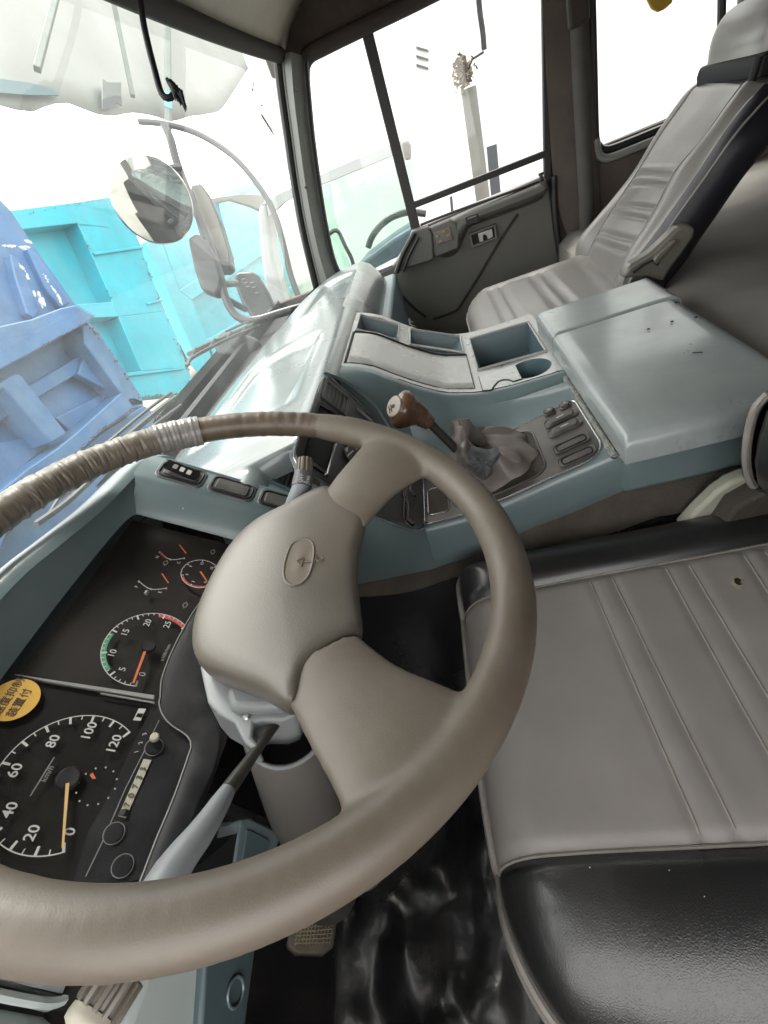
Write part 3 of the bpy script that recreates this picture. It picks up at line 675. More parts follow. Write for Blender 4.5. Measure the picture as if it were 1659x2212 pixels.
def plate_switch(pc,a,w,h,kind):
    """rocker switch standing on the plate; pc = pixel of its centre"""
    c=onPlate(*pc,.0015)
    def rr(w,h,z,r): return [c+V(x,y,zp(c.y+y)-zp(c.y))+V(0,0,z) for x,y in rrect(-w/2,w/2,-h/2,h/2,r,5)]
    b=MB(); b.prism(rr(w*1.30,h*1.22,.0028,min(w,h)*.45),(0,0,-.003)); s=b.build('rocker_switch',M['plate'] if kind else M['switch'],K,bevel=.0005)
    MB().tube([p for p in rr(w*1.30,h*1.22,.0029,min(w,h)*.45)],.0008,5,closed=True).build('switch_rim',M['switchlit'],s)
    if kind==0:
        b=MB(); b.add([p for p in rr(w,h,.003,min(w,h)*.3)]+[p+V(0,0,0) for p in rr(w*.92,h*.86,.0062,min(w,h)*.25)],[tuple(range(24,48))]+[(i,(i+1)%24,24+(i+1)%24,24+i) for i in range(24)]); b.build('rocker',M['switchlit'],s,bevel=.0004)
        b=MB(); b.prism([p+V(0,0,.0) for p in rr(w*.22,h*.30,.0064,h*.05)],(0,0,.0003)); b.build('symbol',M['white'],s)
    else:
        b=MB(); b.prism(rr(w*.8,h*.62,.0025,min(w,h)*.2),(0,0,.0012)); b.build('blank_cover',M['plate'],s,bevel=.0008)
        b=MB(); b.tube([p for p in rr(w,h,.003,min(w,h)*.35)],.0010,6,closed=True); b.build('outline',M['black'],s)
def c4(zx,zy): return (948.8+zx*.25, 840.4+zy*.25)
for (x,y),k in (((1050,265),0),((1085,345),0),((1140,482),1),((1190,592),1)): plate_switch(c4(x,y),0,.0140,.038,k)
for (x,y) in ((950,205),(1085,150)): plate_switch(c4(x,y),0,.0125,.013,0)

# carpeted tunnel under the console and engine cover
rows=[]
for x0,dz in ((.56,.02),(.512,.012),(.503,-.004),(.495,-.02),(.488,-.045),(.48,-.2),(.50,-.45)):
    r=[]
    for i in range(60):
        y=.34-.90*i/59; n=noise.noise(V(y*9,dz*20,x0))*.008
        r.append(V(x0-abs(n)*1.5,y,zb(y)+(dz*(1-.72*min(1,max(0,(y+.03)/.09))) if dz>-.1 else dz)+n*.6 if dz>-.4 else -.95))
    rows.append(r)
tag(MB().grid(rows[:4]+[[p+V(0,0,.0) for p in rows[4]]][:1]).build('tunnel_carpet',M['carpet'],sharp=80),'dirty brown carpet on the tunnel side below the teal console','carpet')

tag(MB().grid([[p+V(.0,0,.004) for p in rows[4]],rows[5],rows[6]]).build('tunnel_mat',M['mat'],sharp=80),'black wrinkled vinyl covering the lower tunnel side beside the driver footwell','floor covering')

b=MB(); b.tube([dep(628,-14,1.30),dep(660,14,1.31),dep(702,52,1.33)],.014,8,flat=.5)
tag(b.build('roof_seam_strip',M['roofdark']),'dark diagonal trim strip across the grey header panel near the passenger corner','trim strip')
# ================================================================ DASHBOARD
DB=thing('dashboard',(.72,.35,-.93),'long glossy teal dashboard with dark instrument cluster, air vents and embossed top','dashboard')
CLn=(0,-.615,.788)
CL=Plane(CLn,-.415); FR=Plane(CLn,-.38); ST=Plane((0,-.911,.411),-.276)
PU=Plane((0,0,1),0)
# passenger side top: front edge follows the glass, rear edge rolls over
def front_y(x): return .487-.088*max(0,(x-.80)/.965)**1.4
def ztop(x,v):      # v 0 front .. 1 rear edge
    return -.272+.040*math.sin(min(1,v*1.15)*math.pi/2)
def recess(x,y):
    d=0
    def soft(a,w): return 1/(1+math.exp(-a/w))
    # large shallow tray and the small far tray, pressed into the top
    for (x0,x1,y0,y1,sk) in ((.625,.93,.262,.455,.10),(1.17,1.44,.235,.36,.0)):
        ys_=y0+sk*(x-x0)*.0
        d+=soft(x-x0,.0065)*soft(x1-x,.0065)*soft(y-ys_,.005)*soft(y1-.10*max(0,x-x0)-y,.005)
    return d
rows=[]
NX=150
for i in range(NX+1):
    x=.455+1.225*i/NX; r=[]
    fy=front_y(x); sm=min(1,max(0,(.505-x)/.02)); sm=sm*sm*(3-2*sm); ry=.228+.080*sm
    endf=max(0,(x-1.50)/.18); 
    for j in range(61):
        v=j/60; y=fy+(ry-fy)*v; z=ztop(x,v)-.0125*recess(x,y)
        z-=.07*max(0,endf)**2.2; z-=.016*min(1,max(0,(.53-x)/.05))*min(1,v*1.3)
        r.append(V(x,y,z))
    e=r[-1]
    zz=e.z
    roll=[(-.012,-.0015),(-.021,-.006),(-.027,-.013),(-.030,-.022)] if x<1.075 else [(-.02,-.012),(-.035,-.035),(-.05,-.07),(-.06,-.12),(-.055,-.25),(-.03,-.5)]
    if x<1.075: roll=roll+[(-.032,-.026),(-.033,-.03)]
    r+= [e+V(0,a,c) for a,c in roll]
    rows.append(r)
MB().grid(rows).build('dash_top',M['gloss'],DB,sharp=70)
b=MB(); b.grid([rows[-1],[p+V(.012,0,-.02) for p in rows[-1]],[V(1.70,p.y,-.9) for p in rows[-1]]]); b.build('dash_end',M['teal'],DB,sharp=60)
b=MB(); b.grid([[V(x,front_y(x),-.272) for x in [.455+1.225*i/30 for i in range(31)]],[V(x,front_y(x)+.008,-.29) for x in [.455+1.225*i/30 for i in range(31)]],[V(x,.54-.1*((x-.73)/1.03)**2,-.31) for x in [.455+1.225*i/30 for i in range(31)]]]); b.build('front_lip',M['black'],DB)
b=MB(); b.box((1.37,.30,-.62),.6,.3,.6); b.build('glove_box_body',M['teal_dark'],DB,bevel=.01)
# ---- centre fascia (black panel with vents, radio slot, switches)
def stp(pts,h=0): return [ST.p(x,y,h) for x,y in pts]
FS=[(701,812),(668,894),(637,972),(650,1010),(705,1045),(760,1085),(800,1112),(916,1141),(914,1035),(905,1010),(860,965),(820,920),(770,865),(735,835)]
b=MB(); b.prism(stp(FS),ST.n*-.012); fas=b.build('centre_fascia',M['stack'],DB,bevel=.003)
MB().tube(cr(stp(FS,.0005),120,True),.0014,6,closed=True).build('fascia_edge',M['rimlight'],fas)
# curved teal cheek to the right of the fascia
ck=[(698,808),(735,822),(775,848),(812,885),(838,925),(856,965),(880,1010),(914,1037)]
ck0=cr([ST.p(x,y,.002) for x,y in ck],30); ck1=cr([ST.p(x+dx_,y+dy_,-.012) for (x,y),(dx_,dy_) in zip(ck,((4,2),(14,6),(16,10),(18,14),(20,18),(18,20),(16,14),(4,4)))],30)
ck2=cr([V(.735,.206,-.246),V(.735,.2,-.27),V(.73,.19,-.30),V(.72,.175,-.33),V(.71,.16,-.36),V(.69,.14,-.39),V(.67,.125,-.41),V(.655,.112,-.424)],30)
MB().grid([ck0,[p+ST.n*.004+V(.002,0,0) for p in ck0],ck1,ck2]).build('fascia_cheek',M['teal'],DB,sharp=70)
def vent(pts_out,pts_in,n,pl,par,axis,m='black',hh=0.003):
    """vent frame, dark cavity and n slats; pts as pixel corners A(top-left) B C D on plane pl"""
    O=[pl.p(x,y,hh) for x,y in pts_out]; I=[pl.p(x,y,hh) for x,y in pts_in]
    b=MB()
    for i in range(4):
        j=(i+1)%4; b.prism([O[i],O[j],I[j],I[i]],pl.n*-.012)
    fr=b.build('vent_frame',M['stack' if m=='black' else m],par,bevel=.002)
    b=MB(); b.prism([p+pl.n*-.008 for p in I],pl.n*-.002); b.build('vent_cavity',M['void'],fr)
    b=MB()
    for k in range(1,n):
        f=k/n
        if axis==0: a,c=I[0].lerp(I[1],f),I[3].lerp(I[2],f)
        else: a,c=I[0].lerp(I[3],f),I[1].lerp(I[2],f)
        d=(c-a).normalized(); s=pl.n.cross(d)
        b.prism([a+pl.n*-.001+s*.0011,a+pl.n*-.001-s*.0011,a+pl.n*-.007-s*.0011+s*.003,a+pl.n*-.007+s*.0011+s*.003],c-a)
    b.build('vent_slats',M['plate'],fr)
    return fr
def q3(zx,zy): return (610+zx*.25, 799.7+zy*.25)
vent([q3(385,75),q3(590,235),q3(560,395),q3(345,225)],[q3(395,95),q3(572,240),q3(540,375),q3(362,220)],6,ST,fas,0)
# radio opening with glossy surround
RO=[q3(330,265),q3(520,395),q3(400,915),q3(180,760)]; RI=[q3(325,300),q3(490,400),q3(385,880),q3(195,735)]
O=stp(RO,.003); I=stp(RI,.003); b=MB()
for i in range(4):
    j=(i+1)%4; b.prism([O[i],O[j],I[j],I[i]],ST.n*-.02)
ro=b.build('radio_surround',M['blackgloss'],fas,bevel=.003,seg=3)
b=MB(); b.prism([p+ST.n*-.002 for p in I],ST.n*-.01); b.build('radio_slot',M['void'],ro)
MB().tube([ST.p(*q3(485,590),.004),ST.p(*q3(430,740),.004),ST.p(*q3(385,900),.004),ST.p(*q3(365,905),.004)],.0016,6).build('chrome_strip',M['rimlight'],ro)
# heater slider bars and knobs
for a,c in (((640,330),(775,445)),((560,625),(640,690))):
    b=MB(); b.tube([ST.p(*q3(*a),.003),ST.p(*q3(*c),.003)],.002,6); b.build('trim_strip',M['rimlight'],fas)
b=MB(); b.disc(ST.p(*q3(585,730),.002),ST.n,.012,.006,20,.010); kn=b.build('heater_dial',M['switch'],fas)
b=MB(); b.tube([ST.p(*q3(565,740),.009),ST.p(*q3(610,700),.009)],.0014,6); b.build('pointer',M['white'],kn)
def stswitch(c,w,h,lit):
    p=ST.p(*c,.001)
    b=MB(); b.prism([p+ST.u*x+ST.v*y for x,y in rrect(-w*.6,w*.6,-h*.62,h*.62,h*.5,5)],ST.n*.002); s=b.build('rocker_switch',M['black'],fas,bevel=.0008)
    MB().tube([p+ST.n*.002+ST.u*x+ST.v*y for x,y in rrect(-w*.6,w*.6,-h*.62,h*.62,h*.5,5)],.0008,6,closed=True).build('rim',M['plate'],s)
    b=MB(); b.prism([p+ST.n*.002+ST.u*x+ST.v*y for x,y in rrect(-w*.45,w*.45,-h*.4,h*.4,h*.2,4)],ST.n*(.005 if lit else .0015)); b.build('rocker',M['switchlit'] if lit else M['plate'],s,bevel=.001)
for c,l in (((1105,1010),1),((1080,1060),0),((1090,1140),0),((1085,1245),1)): stswitch(q3(*c),.040,.017,l)
b=MB(); b.prism(stp([q3(775,1150),q3(835,1130),q3(900,1180),q3(880,1275),q3(800,1250)],.001),ST.n*.0015); b.build('pale_blanking_plate',M['plate'],fas,bevel=.001)
# ---- instrument hood
GT=CL.p(280,1120).y; 
lip=[(.470,.372,-.190),(.462,.386,-.181),(.44,.395,-.176),(.366,.398,-.172),(.305,.404,-.165),(.255,.411,-.160),(.18,.412,-.160),(.05,.412,-.162),(-.12,.412,-.166),(-.2,.40,-.18)]
lip=cr([V(*p) for p in lip],60)
glass_top=cr([V(.398,.392,-.2205),V(.386,.399,-.2155),V(.34,.402,-.213),(V(.25,.404,-.2115)),V(.15,.404,-.2115),V(-.05,.404,-.2115),V(-.15,.404,-.2115),V(-.19,.404,-.2115)],60)
rows=[[p+V(0,.085,-.12) for p in lip],[p+V(0,.05,-.034) for p in lip],[p+V(0,.034,-.014) for p in lip],[p+V(0,.020,-.003) for p in lip],[p+V(0,.010,.0) for p in lip],[p+V(0,.002,-.001) for p in lip],[p+V(0,-.005,-.005) for p in lip],[p+V(0,-.009,-.011) for p in lip],[p.lerp(g,.15)+V(0,-.004,0) for p,g in zip(lip,glass_top)],[p.lerp(g,.5)+V(0,.003,0) for p,g in zip(lip,glass_top)],glass_top]
MB().grid(rows).build('hood_crest',M['teal'],DB,sharp=75)
# right shoulder of the hood with the switch band; rows run from crest down towards the driver
def sh_(y): return -.181-(.386-y)*.79
Y5=[.386-.20*i/24 for i in range(25)]
band=[]
for off,dz in ((.060,-.10),(.022,-.035),(.008,-.006),(.0,.0)):
    band.append([V(.463+off,y,sh_(y)+dz) for y in Y5])
band.append([V(.424,y,sh_(y)) for y in Y5]); band.append([V(.419,y-.001,sh_(y)-.004) for y in Y5]); band.append([V(.414,y,sh_(y)-.010) for y in Y5])
band.append([V(.405,y,sh_(y)-.014) for y in Y5]); band.append([V(.392,y+.006,sh_(y)-.035) for y in Y5])
MB().grid(band).build('hood_shoulder',M['teal'],DB,sharp=70)
b=MB(); b.tube([V(.463,y,sh_(y)+.0) for y in Y5[2:19]],.0016,6); b.build('shoulder_edge',M['teal'],DB)
def hood_switch(ya,yb,lit):
    pl=Plane(CLn,0); o=V(.4435,(ya+yb)/2,sh_((ya+yb)/2)); v=Vector((0,-.785,-.62)).normalized(); v=V(0,yb-ya,sh_(yb)-sh_(ya)).normalized(); n=V(1,0,0).cross(v); n=n if n.z>0 else -n; L=(V(0,yb,sh_(yb))-V(0,ya,sh_(ya))).length
    def rr(w,l,h,r): return [o+V(1,0,0)*x+v*y+n*h for x,y in rrect(-w/2,w/2,-l/2,l/2,r,5)]
    b=MB(); b.prism(rr(.034,L,.0015,.009),n*-.003); s=b.build('hood_switch',M['stack'],DB,bevel=.0012)
    b=MB(); b.tube(rr(.026,L*.86,.0018,.007),.0012,6,closed=True); b.build('ring',M['black'],s)
    b=MB(); b.prism(rr(.018,L*.7,.0018,.003),n*(.0015)); b.build('rocker',M['switch'],s,bevel=.001)
    if lit:
        b=MB(); q=rr(.017,L*.68,.002,.002); b.prism([p+n*(.008*((p-o).dot(-v)/L+.5)) for p in q],n*.001); rk=b.build('tilted_rocker',M['blackgloss'],s)
        for k in (-.008,0,.008):
            b=MB(); b.prism([o+V(1,0,0)*x+v*(y+k)+n*(.0095*(-(y+k)/L+.5)+.0025) for x,y in rrect(-.004,.004,-.0025,.0025,.001,3)],n*.0004); b.build('symbol',M['white'] if k>-.008 else M['grey'],rk)
hood_switch(.371,.328,1); hood_switch(.324,.281,0); hood_switch(.277,.236,0)
b=MB(); b.ell(V(.404,.345,-.232),.0018,.0012,.0018,nu=8,nv=6); b.build('paint_fleck',M['chip'],DB)
# ---- vent housing between hood and fascia
VH=Plane(CLn,-.386)
hp=[(515,1012),(530,980),(552,966),(600,966),(640,985),(665,1040),(700,1080),(725,1120),(715,1170),(600,1135),(520,1080),(495,1040)]
b=MB(); b.prism([VH.p(x,y,.0) for x,y in hp],VH.n*-.10); vh=b.build('vent_housing',M['teal'],DB,bevel=.005,seg=3)
q5=lambda zx,zy:(325.3+zx*.25,908.1+zy*.25)
b=MB(); b.prism([VH.p(*q5(*p),.001) for p in ((960,338),(995,345),(945,440),(885,452),(915,410))],VH.n*.006); b.build('clip_lug',M['teal'],vh,bevel=.003)
vent([q5(1090,355),q5(1330,440),q5(1250,620),q5(1040,520)],[q5(1100,385),q5(1310,460),q5(1235,600),q5(1065,515)],5,VH,vh,0,m='teal_dark',hh=.004)
b=MB(); g=[VH.p(x,y,-.005) for x,y in ((618,980),(640,974),(655,978),(664,986),(664,1000),(650,1012))]; b.prism(g,VH.n*-.05); b.build('dark_gap_cover',M['stack'],vh,bevel=.003)
# ---- instrument cluster
IC=thing('instrument_cluster',CL.p(329,1500)+V(0,0,-.02),'black instrument cluster with speedometer, rev counter and small gauges behind one clear pane','gauge cluster')
def clp(pts,h=0): return [CL.p(x,y,h) for x,y in pts]
cs=V(.126,.339,-.262); cs=cs-CL.n*(cs.dot(CL.n)+.415)
o=cs
def cuv(a,b_,h=0): return cs+CL.u*a+CL.v*b_+CL.n*h
# whole face in cluster coordinates
def ab(p): d=p-cs; return (d.dot(CL.u),d.dot(CL.v))
a_r,b_t=ab(CL.p(280,1120)); 
face=[cuv(-.13,b_t-.001,-.006),cuv(a_r+.004,b_t-.001,-.006),cuv(a_r+.006,-.06,-.006),cuv(-.13,-.075,-.006)]
b=MB(); b.prism(face,CL.n*-.004); b.build('face_panel',M['dialbrown'],IC)
# lower-left speedo plate, slightly darker and stepped
dvx=ab(CL.p(*(0+330,1505)))[0]
sp=[cuv(-.125,ab(CL.p(0,1450))[1]*.0+.072,-.0035),cuv(dvx,.072,-.0035),cuv(dvx,-.030,-.0035),cuv(dvx-.02,-.066,-.0035),cuv(-.125,-.066,-.0035)]
b=MB(); b.prism(sp,CL.n*-.002); b.build('speedometer_plate',M['dialface'],IC)
# pale divider bar
q4=lambda zx,zy:(zx*.25,1423.2+zy*.25)
d0,d1,d2,d3=[CL.p(*q4(*p),.001) for p in ((120,128),(1340,312),(1330,352),(380,195))]
b=MB(); b.prism([d0,d1,d2,d3],CL.n*-.003); b.build('divider_bar',M['grey'],IC,bevel=.0006)
b=MB(); b.tube([CL.p(*q4(870,300),.001),CL.p(*q4(1335,380),.001)],.0008,6); b.build('divider_line',M['grey'],IC)
def gauge(c,R,a0,a1,nmaj,nmin,name,arcs=(),wmaj=.0016,lmaj=.006,lmin=.003,par=None):
    d=bpy.data.objects.new(name,None); COL.objects.link(d); d.parent=IC; d.location=Vector(c)-Vector(IC.location); d.empty_display_size=.01
    def pt(r,a,h=.0006): a=math.radians(a); return c+CL.u*r*math.cos(a)+CL.v*r*math.sin(a)+CL.n*h
    b=MB(); n=60
    b.grid([[pt(R,a0+(a1-a0)*i/n) for i in range(n+1)],[pt(R-.0007,a0+(a1-a0)*i/n) for i in range(n+1)]])
    tot=nmaj*nmin
    for i in range(tot+1):
        a=a0+(a1-a0)*i/tot; big=i%nmin==0; L=lmaj if big else lmin; w=wmaj if big else wmaj*.45
        da=math.degrees(w/2/R); b.add([pt(R,a-da,.0007),pt(R,a+da,.0007),pt(R-L,a+da,.0007),pt(R-L,a-da,.0007)],[(0,1,2,3)])
    b.build('scale_marks',M['white'],d)
    for (f0,f1,w,m) in arcs:
        b=MB(); b.grid([[pt(R-.0003,a0+(a1-a0)*(f0+(f1-f0)*i/24),.0004) for i in range(25)],[pt(R-w,a0+(a1-a0)*(f0+(f1-f0)*i/24),.0004) for i in range(25)]]); b.build('colour_band',M[m],d)
    return d,pt
def needle(pt,a,r0,r1,w,m,d,hub):
    h=.003; A=pt(r0,a,h); B=pt(r1,a,h); s=CL.n.cross((B-A).normalized())
    b=MB(); b.prism([A+s*w,B+s*w*.55,B-s*w*.55,A-s*w],CL.n*.0008); b.build('needle',M[m],d)
    if hub:
        b=MB(); b.disc(pt(0,0,.0008),CL.n,hub,.002,24,hub*.85); b.build('hub',M['black'],d,bevel=.0006)
class _G: pass
G=CL
# speedometer 0..120
d,pt=gauge(cs,.0462,-155,-393,12,2,'speedometer',wmaj=.0018,lmaj=.0058,lmin=.0036)
for sx,q_ in (('0',(152,1797)),('20',(70,1800)),('40',(22,1750)),('60',(33,1665)),('80',(115,1602)),('100',(193,1580)),('120',(247,1608))): text('numeral',sx,CL,CL.p(*q_),.0094,M['white'],d,bold=.0001)
needle(pt,-155.5,.004,.0440,.0011,'needle',d,.0085)
# km/h marks
text('unit_print','km/h',CL,CL.p(103,1672),.0052,M['grey'],d)
b=MB(); b.tube([CL.p(*q4(262,1185),.0008),CL.p(*q4(468,850),.0008)],.0005,5); b.build('unit_line',M['grey'],d)
# clock face inside
cc_=CL.p(*q4(838,1100)); b=MB()
dd=bpy.data.objects.new('clock_ring',None); COL.objects.link(dd); dd.parent=IC; dd.location=cc_-Vector(IC.location)
for k in range(12):
    a=2*math.pi*k/12; p=cc_+CL.u*.0125*math.cos(a)+CL.v*.0125*math.sin(a)+CL.n*.0006; b.disc(p,CL.n,.0006,.0003,8)
b.build('hour_dots',M['white'],dd)
b=MB(); b.prism(clp([q4(*p) for p in ((775,1005),(800,985),(830,1035),(800,1040))],.001),CL.n*.0005); b.build('hand',M['orange'],dd)
# rev counter
ct=V(.238,.333,-.268); ct=ct-CL.n*(ct.dot(CL.n)+.415)
d,pt=gauge(ct,.0375,-172,-397,6,5,'rev_counter',arcs=((.20,.48,.0042,'green'),(.80,1.0,.0042,'red')),wmaj=.0016,lmaj=.0052,lmin=.0028)
for s_,q_ in (('0',(308,1457)),('5',(265,1446)),('10',(243,1412)),('15',(271,1367)),('20',(319,1346)),('25',(362,1350))): text('numeral',s_,CL,CL.p(*q_),.0078,M['white'],d)
text('unit_print','x100r/min',CL,CL.p(358,1410),.0042,M['grey'],d,rot=.0)
A=CL.p(313,1408,.003); B=CL.p(288,1476,.003); s=CL.n.cross((B-A).normalized()); b=MB(); b.prism([A+s*.0011,B+s*.0008,B-s*.0008,A-s*.0011],CL.n*.0008); b.build('needle',M['orange'],d)
b=MB(); b.disc(pt(0,0,.0006),CL.n,.006,.003,20,.005); b.build('hub',M['black'],d)
# air pressure gauge
ca=V(.334,.322,-.2755); ca=ca-CL.n*(ca.dot(CL.n)+.415)
d,pt=gauge(ca,.0195,-140,-400,5,3,'air_pressure_gauge',arcs=((0,.38,.0028,'red'),),wmaj=.0011,lmaj=.003,lmin=.0016)
for i,sx in enumerate(('0','3','6','9','12','15')): text('numeral',sx,CL,pt(.0135,-140-260*i/5),.0042,M['white'],d)
needle(pt,-135,.0,.0150,.0008,'orange',d,.002)
# temperature and fuel
def small(name,c,p0,p1,lab0,lab1,nd,red):
    d=bpy.data.objects.new(name,None); COL.objects.link(d); d.parent=IC; d.location=CL.p(*c)-Vector(IC.location)
    arc=cr([CL.p(*p0,.0008),CL.p((p0[0]+p1[0])/2-4,(p0[1]+p1[1])/2+9,.0008),CL.p(*p1,.0008)],20)
    b=MB(); b.tube(arc,.0004,5)
    for k in (0,10,19): b.box(arc[k],.0014,.0012,.0012)
    b.build('scale_arc',M['white'],d)
    if red: b=MB(); b.tube(arc[:7],.0010,5); b.build('red_band',M['red'],d)
    text('letter',lab0[0],CL,CL.p(*lab0[1]),.0045,M['white'],d); text('letter',lab1[0],CL,CL.p(*lab1[1]),.0045,M['white'],d)
    b=MB(); b.tube([CL.p(*nd[0],.003),CL.p(*nd[1],.003)],.0006,5); b.build('needle',M['orange'],d)
    return d
small('temperature_gauge',(370,1200),(345,1193),(398,1206),('H',(340,1204)),('C',(386,1216)),((388,1177),(402,1195)),True)
fg=small('fuel_gauge',(330,1265),(300,1256),(359,1271),('F',(295,1268)),('E',(346,1280)),((350,1239),(364,1259)),False)
b=MB(); p=CL.p(317,1280,.0006); b.box(p,.004,.003,.003); b.build('pump_symbol',M['grey'],fg)
for nm,(x,y) in (('warning_print',(460,1192)),('warning_print',(400,1307)),('warning_print',(358,1216))):
    p=CL.p(x,y,.0006); b=MB(); b.tube([p+CL.u*.0028*math.cos(k)+CL.v*.002*math.sin(k) for k in [6.283*i/14 for i in range(14)]],.0004,5,closed=True); b.tube([p-CL.u*.004,p-CL.u*.0025],.0004,5);b.tube([p+CL.u*.004,p+CL.u*.0025],.0004,5); b.build(nm,M['grey'],IC)
# lower ledge with odometer, dials 1 2 3
lg=[q4(*p) for p in ((1320,385),(1385,330),(1395,450),(1460,560),(1620,680),(1650,760),(1560,1080),(1400,1500),(1230,1900),(900,1960),(620,1960),(760,1500),(960,1150),(1140,760),(1280,480))]
b=MB(); b.prism(clp(lg,-.0015),CL.n*-.003); ld=b.build('lower_ledge',M['black'],IC)
b=MB(); b.tube(clp([q4(*p) for p in ((1375,530),(1230,830),(1080,1130),(900,1550),(740,1880))],-.0012),.0004,5); b.build('ledge_line',M['grey'],ld)
od=[q4(*p) for p in ((1240,868),(1308,878),(1085,1378),(1022,1360))]
b=MB(); b.prism(clp(od,-.001),CL.n*.0008); odo=b.build('odometer',M['needle'] if False else M['cream'],ld)
OP=clp(od,0); 
for k,ch in enumerate('70733'):
    f=.80-.16*k*.98
    c=((OP[0]+OP[1])/2).lerp((OP[2]+OP[3])/2,f)
    text('digit',ch,CL,c,.0062,M['ink'],odo,rot=.0,h=.0004)
b=MB(); c=((OP[0]+OP[1])/2).lerp((OP[2]+OP[3])/2,.93); b.box(c,.004,.0045,.003); b.build('blank_wheel',M['void'],odo)
for (x,y),m,r in ((q4(1335,705),'white',.0036),(q4(985,1510),'black',.0065),(q4(1060,1790),'black',.0065)):
    p=CL.p(x,y,-.001); b=MB(); b.disc(p+(CL.p(*q4(1330,765),-.001)-CL.p(*q4(1335,705),-.001) if m=='white' else V(0,0,0)),CL.n,.0065,.002,24,.0058); s=b.build('round_button',M['black'],ld,bevel=.0005)
    if m=='white': b=MB(); b.disc(p+CL.n*.004,CL.n,r,.004,20,r*.9); b.build('white_cap',M['cap'],s,bevel=.0008)
    MB().tube([p+(V(0,0,0) if m!='white' else (CL.p(*q4(1330,765))-CL.p(*q4(1335,705))))+CL.u*.0066*math.cos(6.283*k/24)+CL.v*.0066*math.sin(6.283*k/24)+CL.n*.0008 for k in range(24)],.0003,5,closed=True).build('button_ring',M['grey'],s)
for ch,(zx,zy) in (('1',(1180,805)),('2',(1215,728)),('3',(1250,652))): text('digit',ch,CL,CL.p(*q4(zx,zy)),.0042,M['white'],IC,rot=.5)
b=MB(); b.prism(clp([q4(*p) for p in ((1200,428),(1262,432),(1215,535),(1150,530))],.0004),CL.n*.0002); b.build('tell_tale',M['white'],IC)
b=MB(); b.prism(clp([q4(*p) for p in ((1190,470),(1240,474),(1222,508),(1172,500))],.0008),CL.n*.0002); b.build('tell_tale_mark',M['dialface'],IC)
# yellow sticker
sc_=CL.p(30,1511,.0006); b=MB(); b.disc(sc_,CL.n,.0168,.0003,40); stk=b.build('yellow_sticker',M['yellow'],IC)
text('sticker_print','速度抑制',CL,CL.p(20,1505,.0006),.0076,M['ink'],stk); text('sticker_print','装置付',CL,CL.p(43,1518,.0006),.0076,M['ink'],stk)
# bezel flange on the driver side of the glass
bo=[(333,1506),(345,1500),(352,1466),(385,1395),(425,1335),(436,1300)]
bz_in=[q4(*p) for p in ((1385,330),(1372,360),(1395,470),(1470,570),(1610,665),(1650,740),(1630,830),(1500,1200),(1350,1560),(1220,1900),(1150,2060))]
bz_in=[(470,1240),(440,1290),(410,1335),(375,1400),(350,1465)]+bz_in
bz_out=[(520,1225),(500,1290),(478,1350),(452,1400),(440,1450),(440,1480),(450,1520),(470,1560),(478,1590),(474,1630),(462,1670),(438,1720),(410,1790),(380,1860),(350,1930),(335,1960)]
N2=60
i_=cr([CL.p(x,y,.0035) for x,y in bz_in],N2); i0=cr([CL.p(x,y,-.004) for x,y in bz_in],N2); o_=cr([CL.p(x,y,.004) for x,y in bz_out],N2)
MB().grid([i0,i_,[a.lerp(c,.06)+CL.n*.001 for a,c in zip(i_,o_)],[a.lerp(c,.9)+CL.n*.001 for a,c in zip(i_,o_)],o_,[p-CL.n*.03 for p in o_]]).build('bezel_flange',M['black'],IC,sharp=70)
MB().tube([p+CL.n*.0012 for p in i_],.0006,6).build('bezel_edge',M['grey'],IC)
# clear pane over everything
gp=[cuv(-.13,b_t-.003,.009),cuv(a_r-.001,b_t-.003,.009),cuv(a_r+.001,-.03,.009),cuv(dvx+.03,-.045,.009),cuv(dvx-.02,-.066,.009),cuv(-.13,-.066,.009)]
b=MB(); b.prism(gp,CL.n*.0015); b.build('clear_pane',M['clear'],IC)
# ---- lower dash on the driver's left
LD=thing('lower_dash_panel',(-.02,.31,-.6),'pale teal lower dash panel with rounded corner left of the steering column','dash panel')
ly=.300
b=MB(); b.prism([atY(x,y,ly) for x,y in ((-350,1990),(-20,2100),(150,2100),(300,2100),(318,2130),(262,2195),(240,2222),(-350,2075))],(0,.06,0)); b.build('panel_skin',M['panel'],LD,bevel=.010,seg=4)
b=MB(); b.prism([atY(x,y,ly+.004) for x,y in ((-350,2060),(240,2200),(240,2260),(-350,2150))],(0,.03,0)); b.build('dark_slot',M['void'],LD)
b=MB(); b.prism([atY(x,y,ly-.002) for x,y in ((-350,2110),(235,2222),(235,2500),(-350,2500))],(0,.06,0)); b.build('panel_lower',M['panel'],LD,bevel=.006)
b=MB(); b.tube(cr([atY(x,y,ly-.001) for x,y in ((-100,2128),(60,2162),(120,2166),(155,2150),(168,2122),(178,2090))],24),.0025,8); b.build('pressed_bead',M['panel'],LD)
b=MB(); b.prism([atY(x,y,.285) for x,y in ((262,2240),(330,2080),(440,2030),(452,2060),(432,2230),(420,2400),(240,2400))],(0,.05,0)); b.build('column_side_cover',M['panel'],LD,bevel=.012,seg=3)
b=MB(); b.prism([atY(x,y,.278) for x,y in ((446,2040),(560,1990),(548,2090),(530,2230),(500,2420),(420,2420),(434,2230))],(0,.05,0)); e_=b.build('dark_side_cover',M['teal_dark'],LD,bevel=.003)
pp=atY(508,2143,.277); MB().tube([pp+V(.0085*math.cos(k*.3927),-.0005,.0105*math.sin(k*.3927)) for k in range(16)],.0012,6,closed=True).build('round_plug',M['teal'],e_)
b=MB(); b.prism([atY(x,y,.284) for x,y in ((392,1900),(560,1760),(612,1795),(600,1850),(560,1990),(430,2040))],(0,.06,-.02)); b.build('under_dash_block',M['void'],LD)
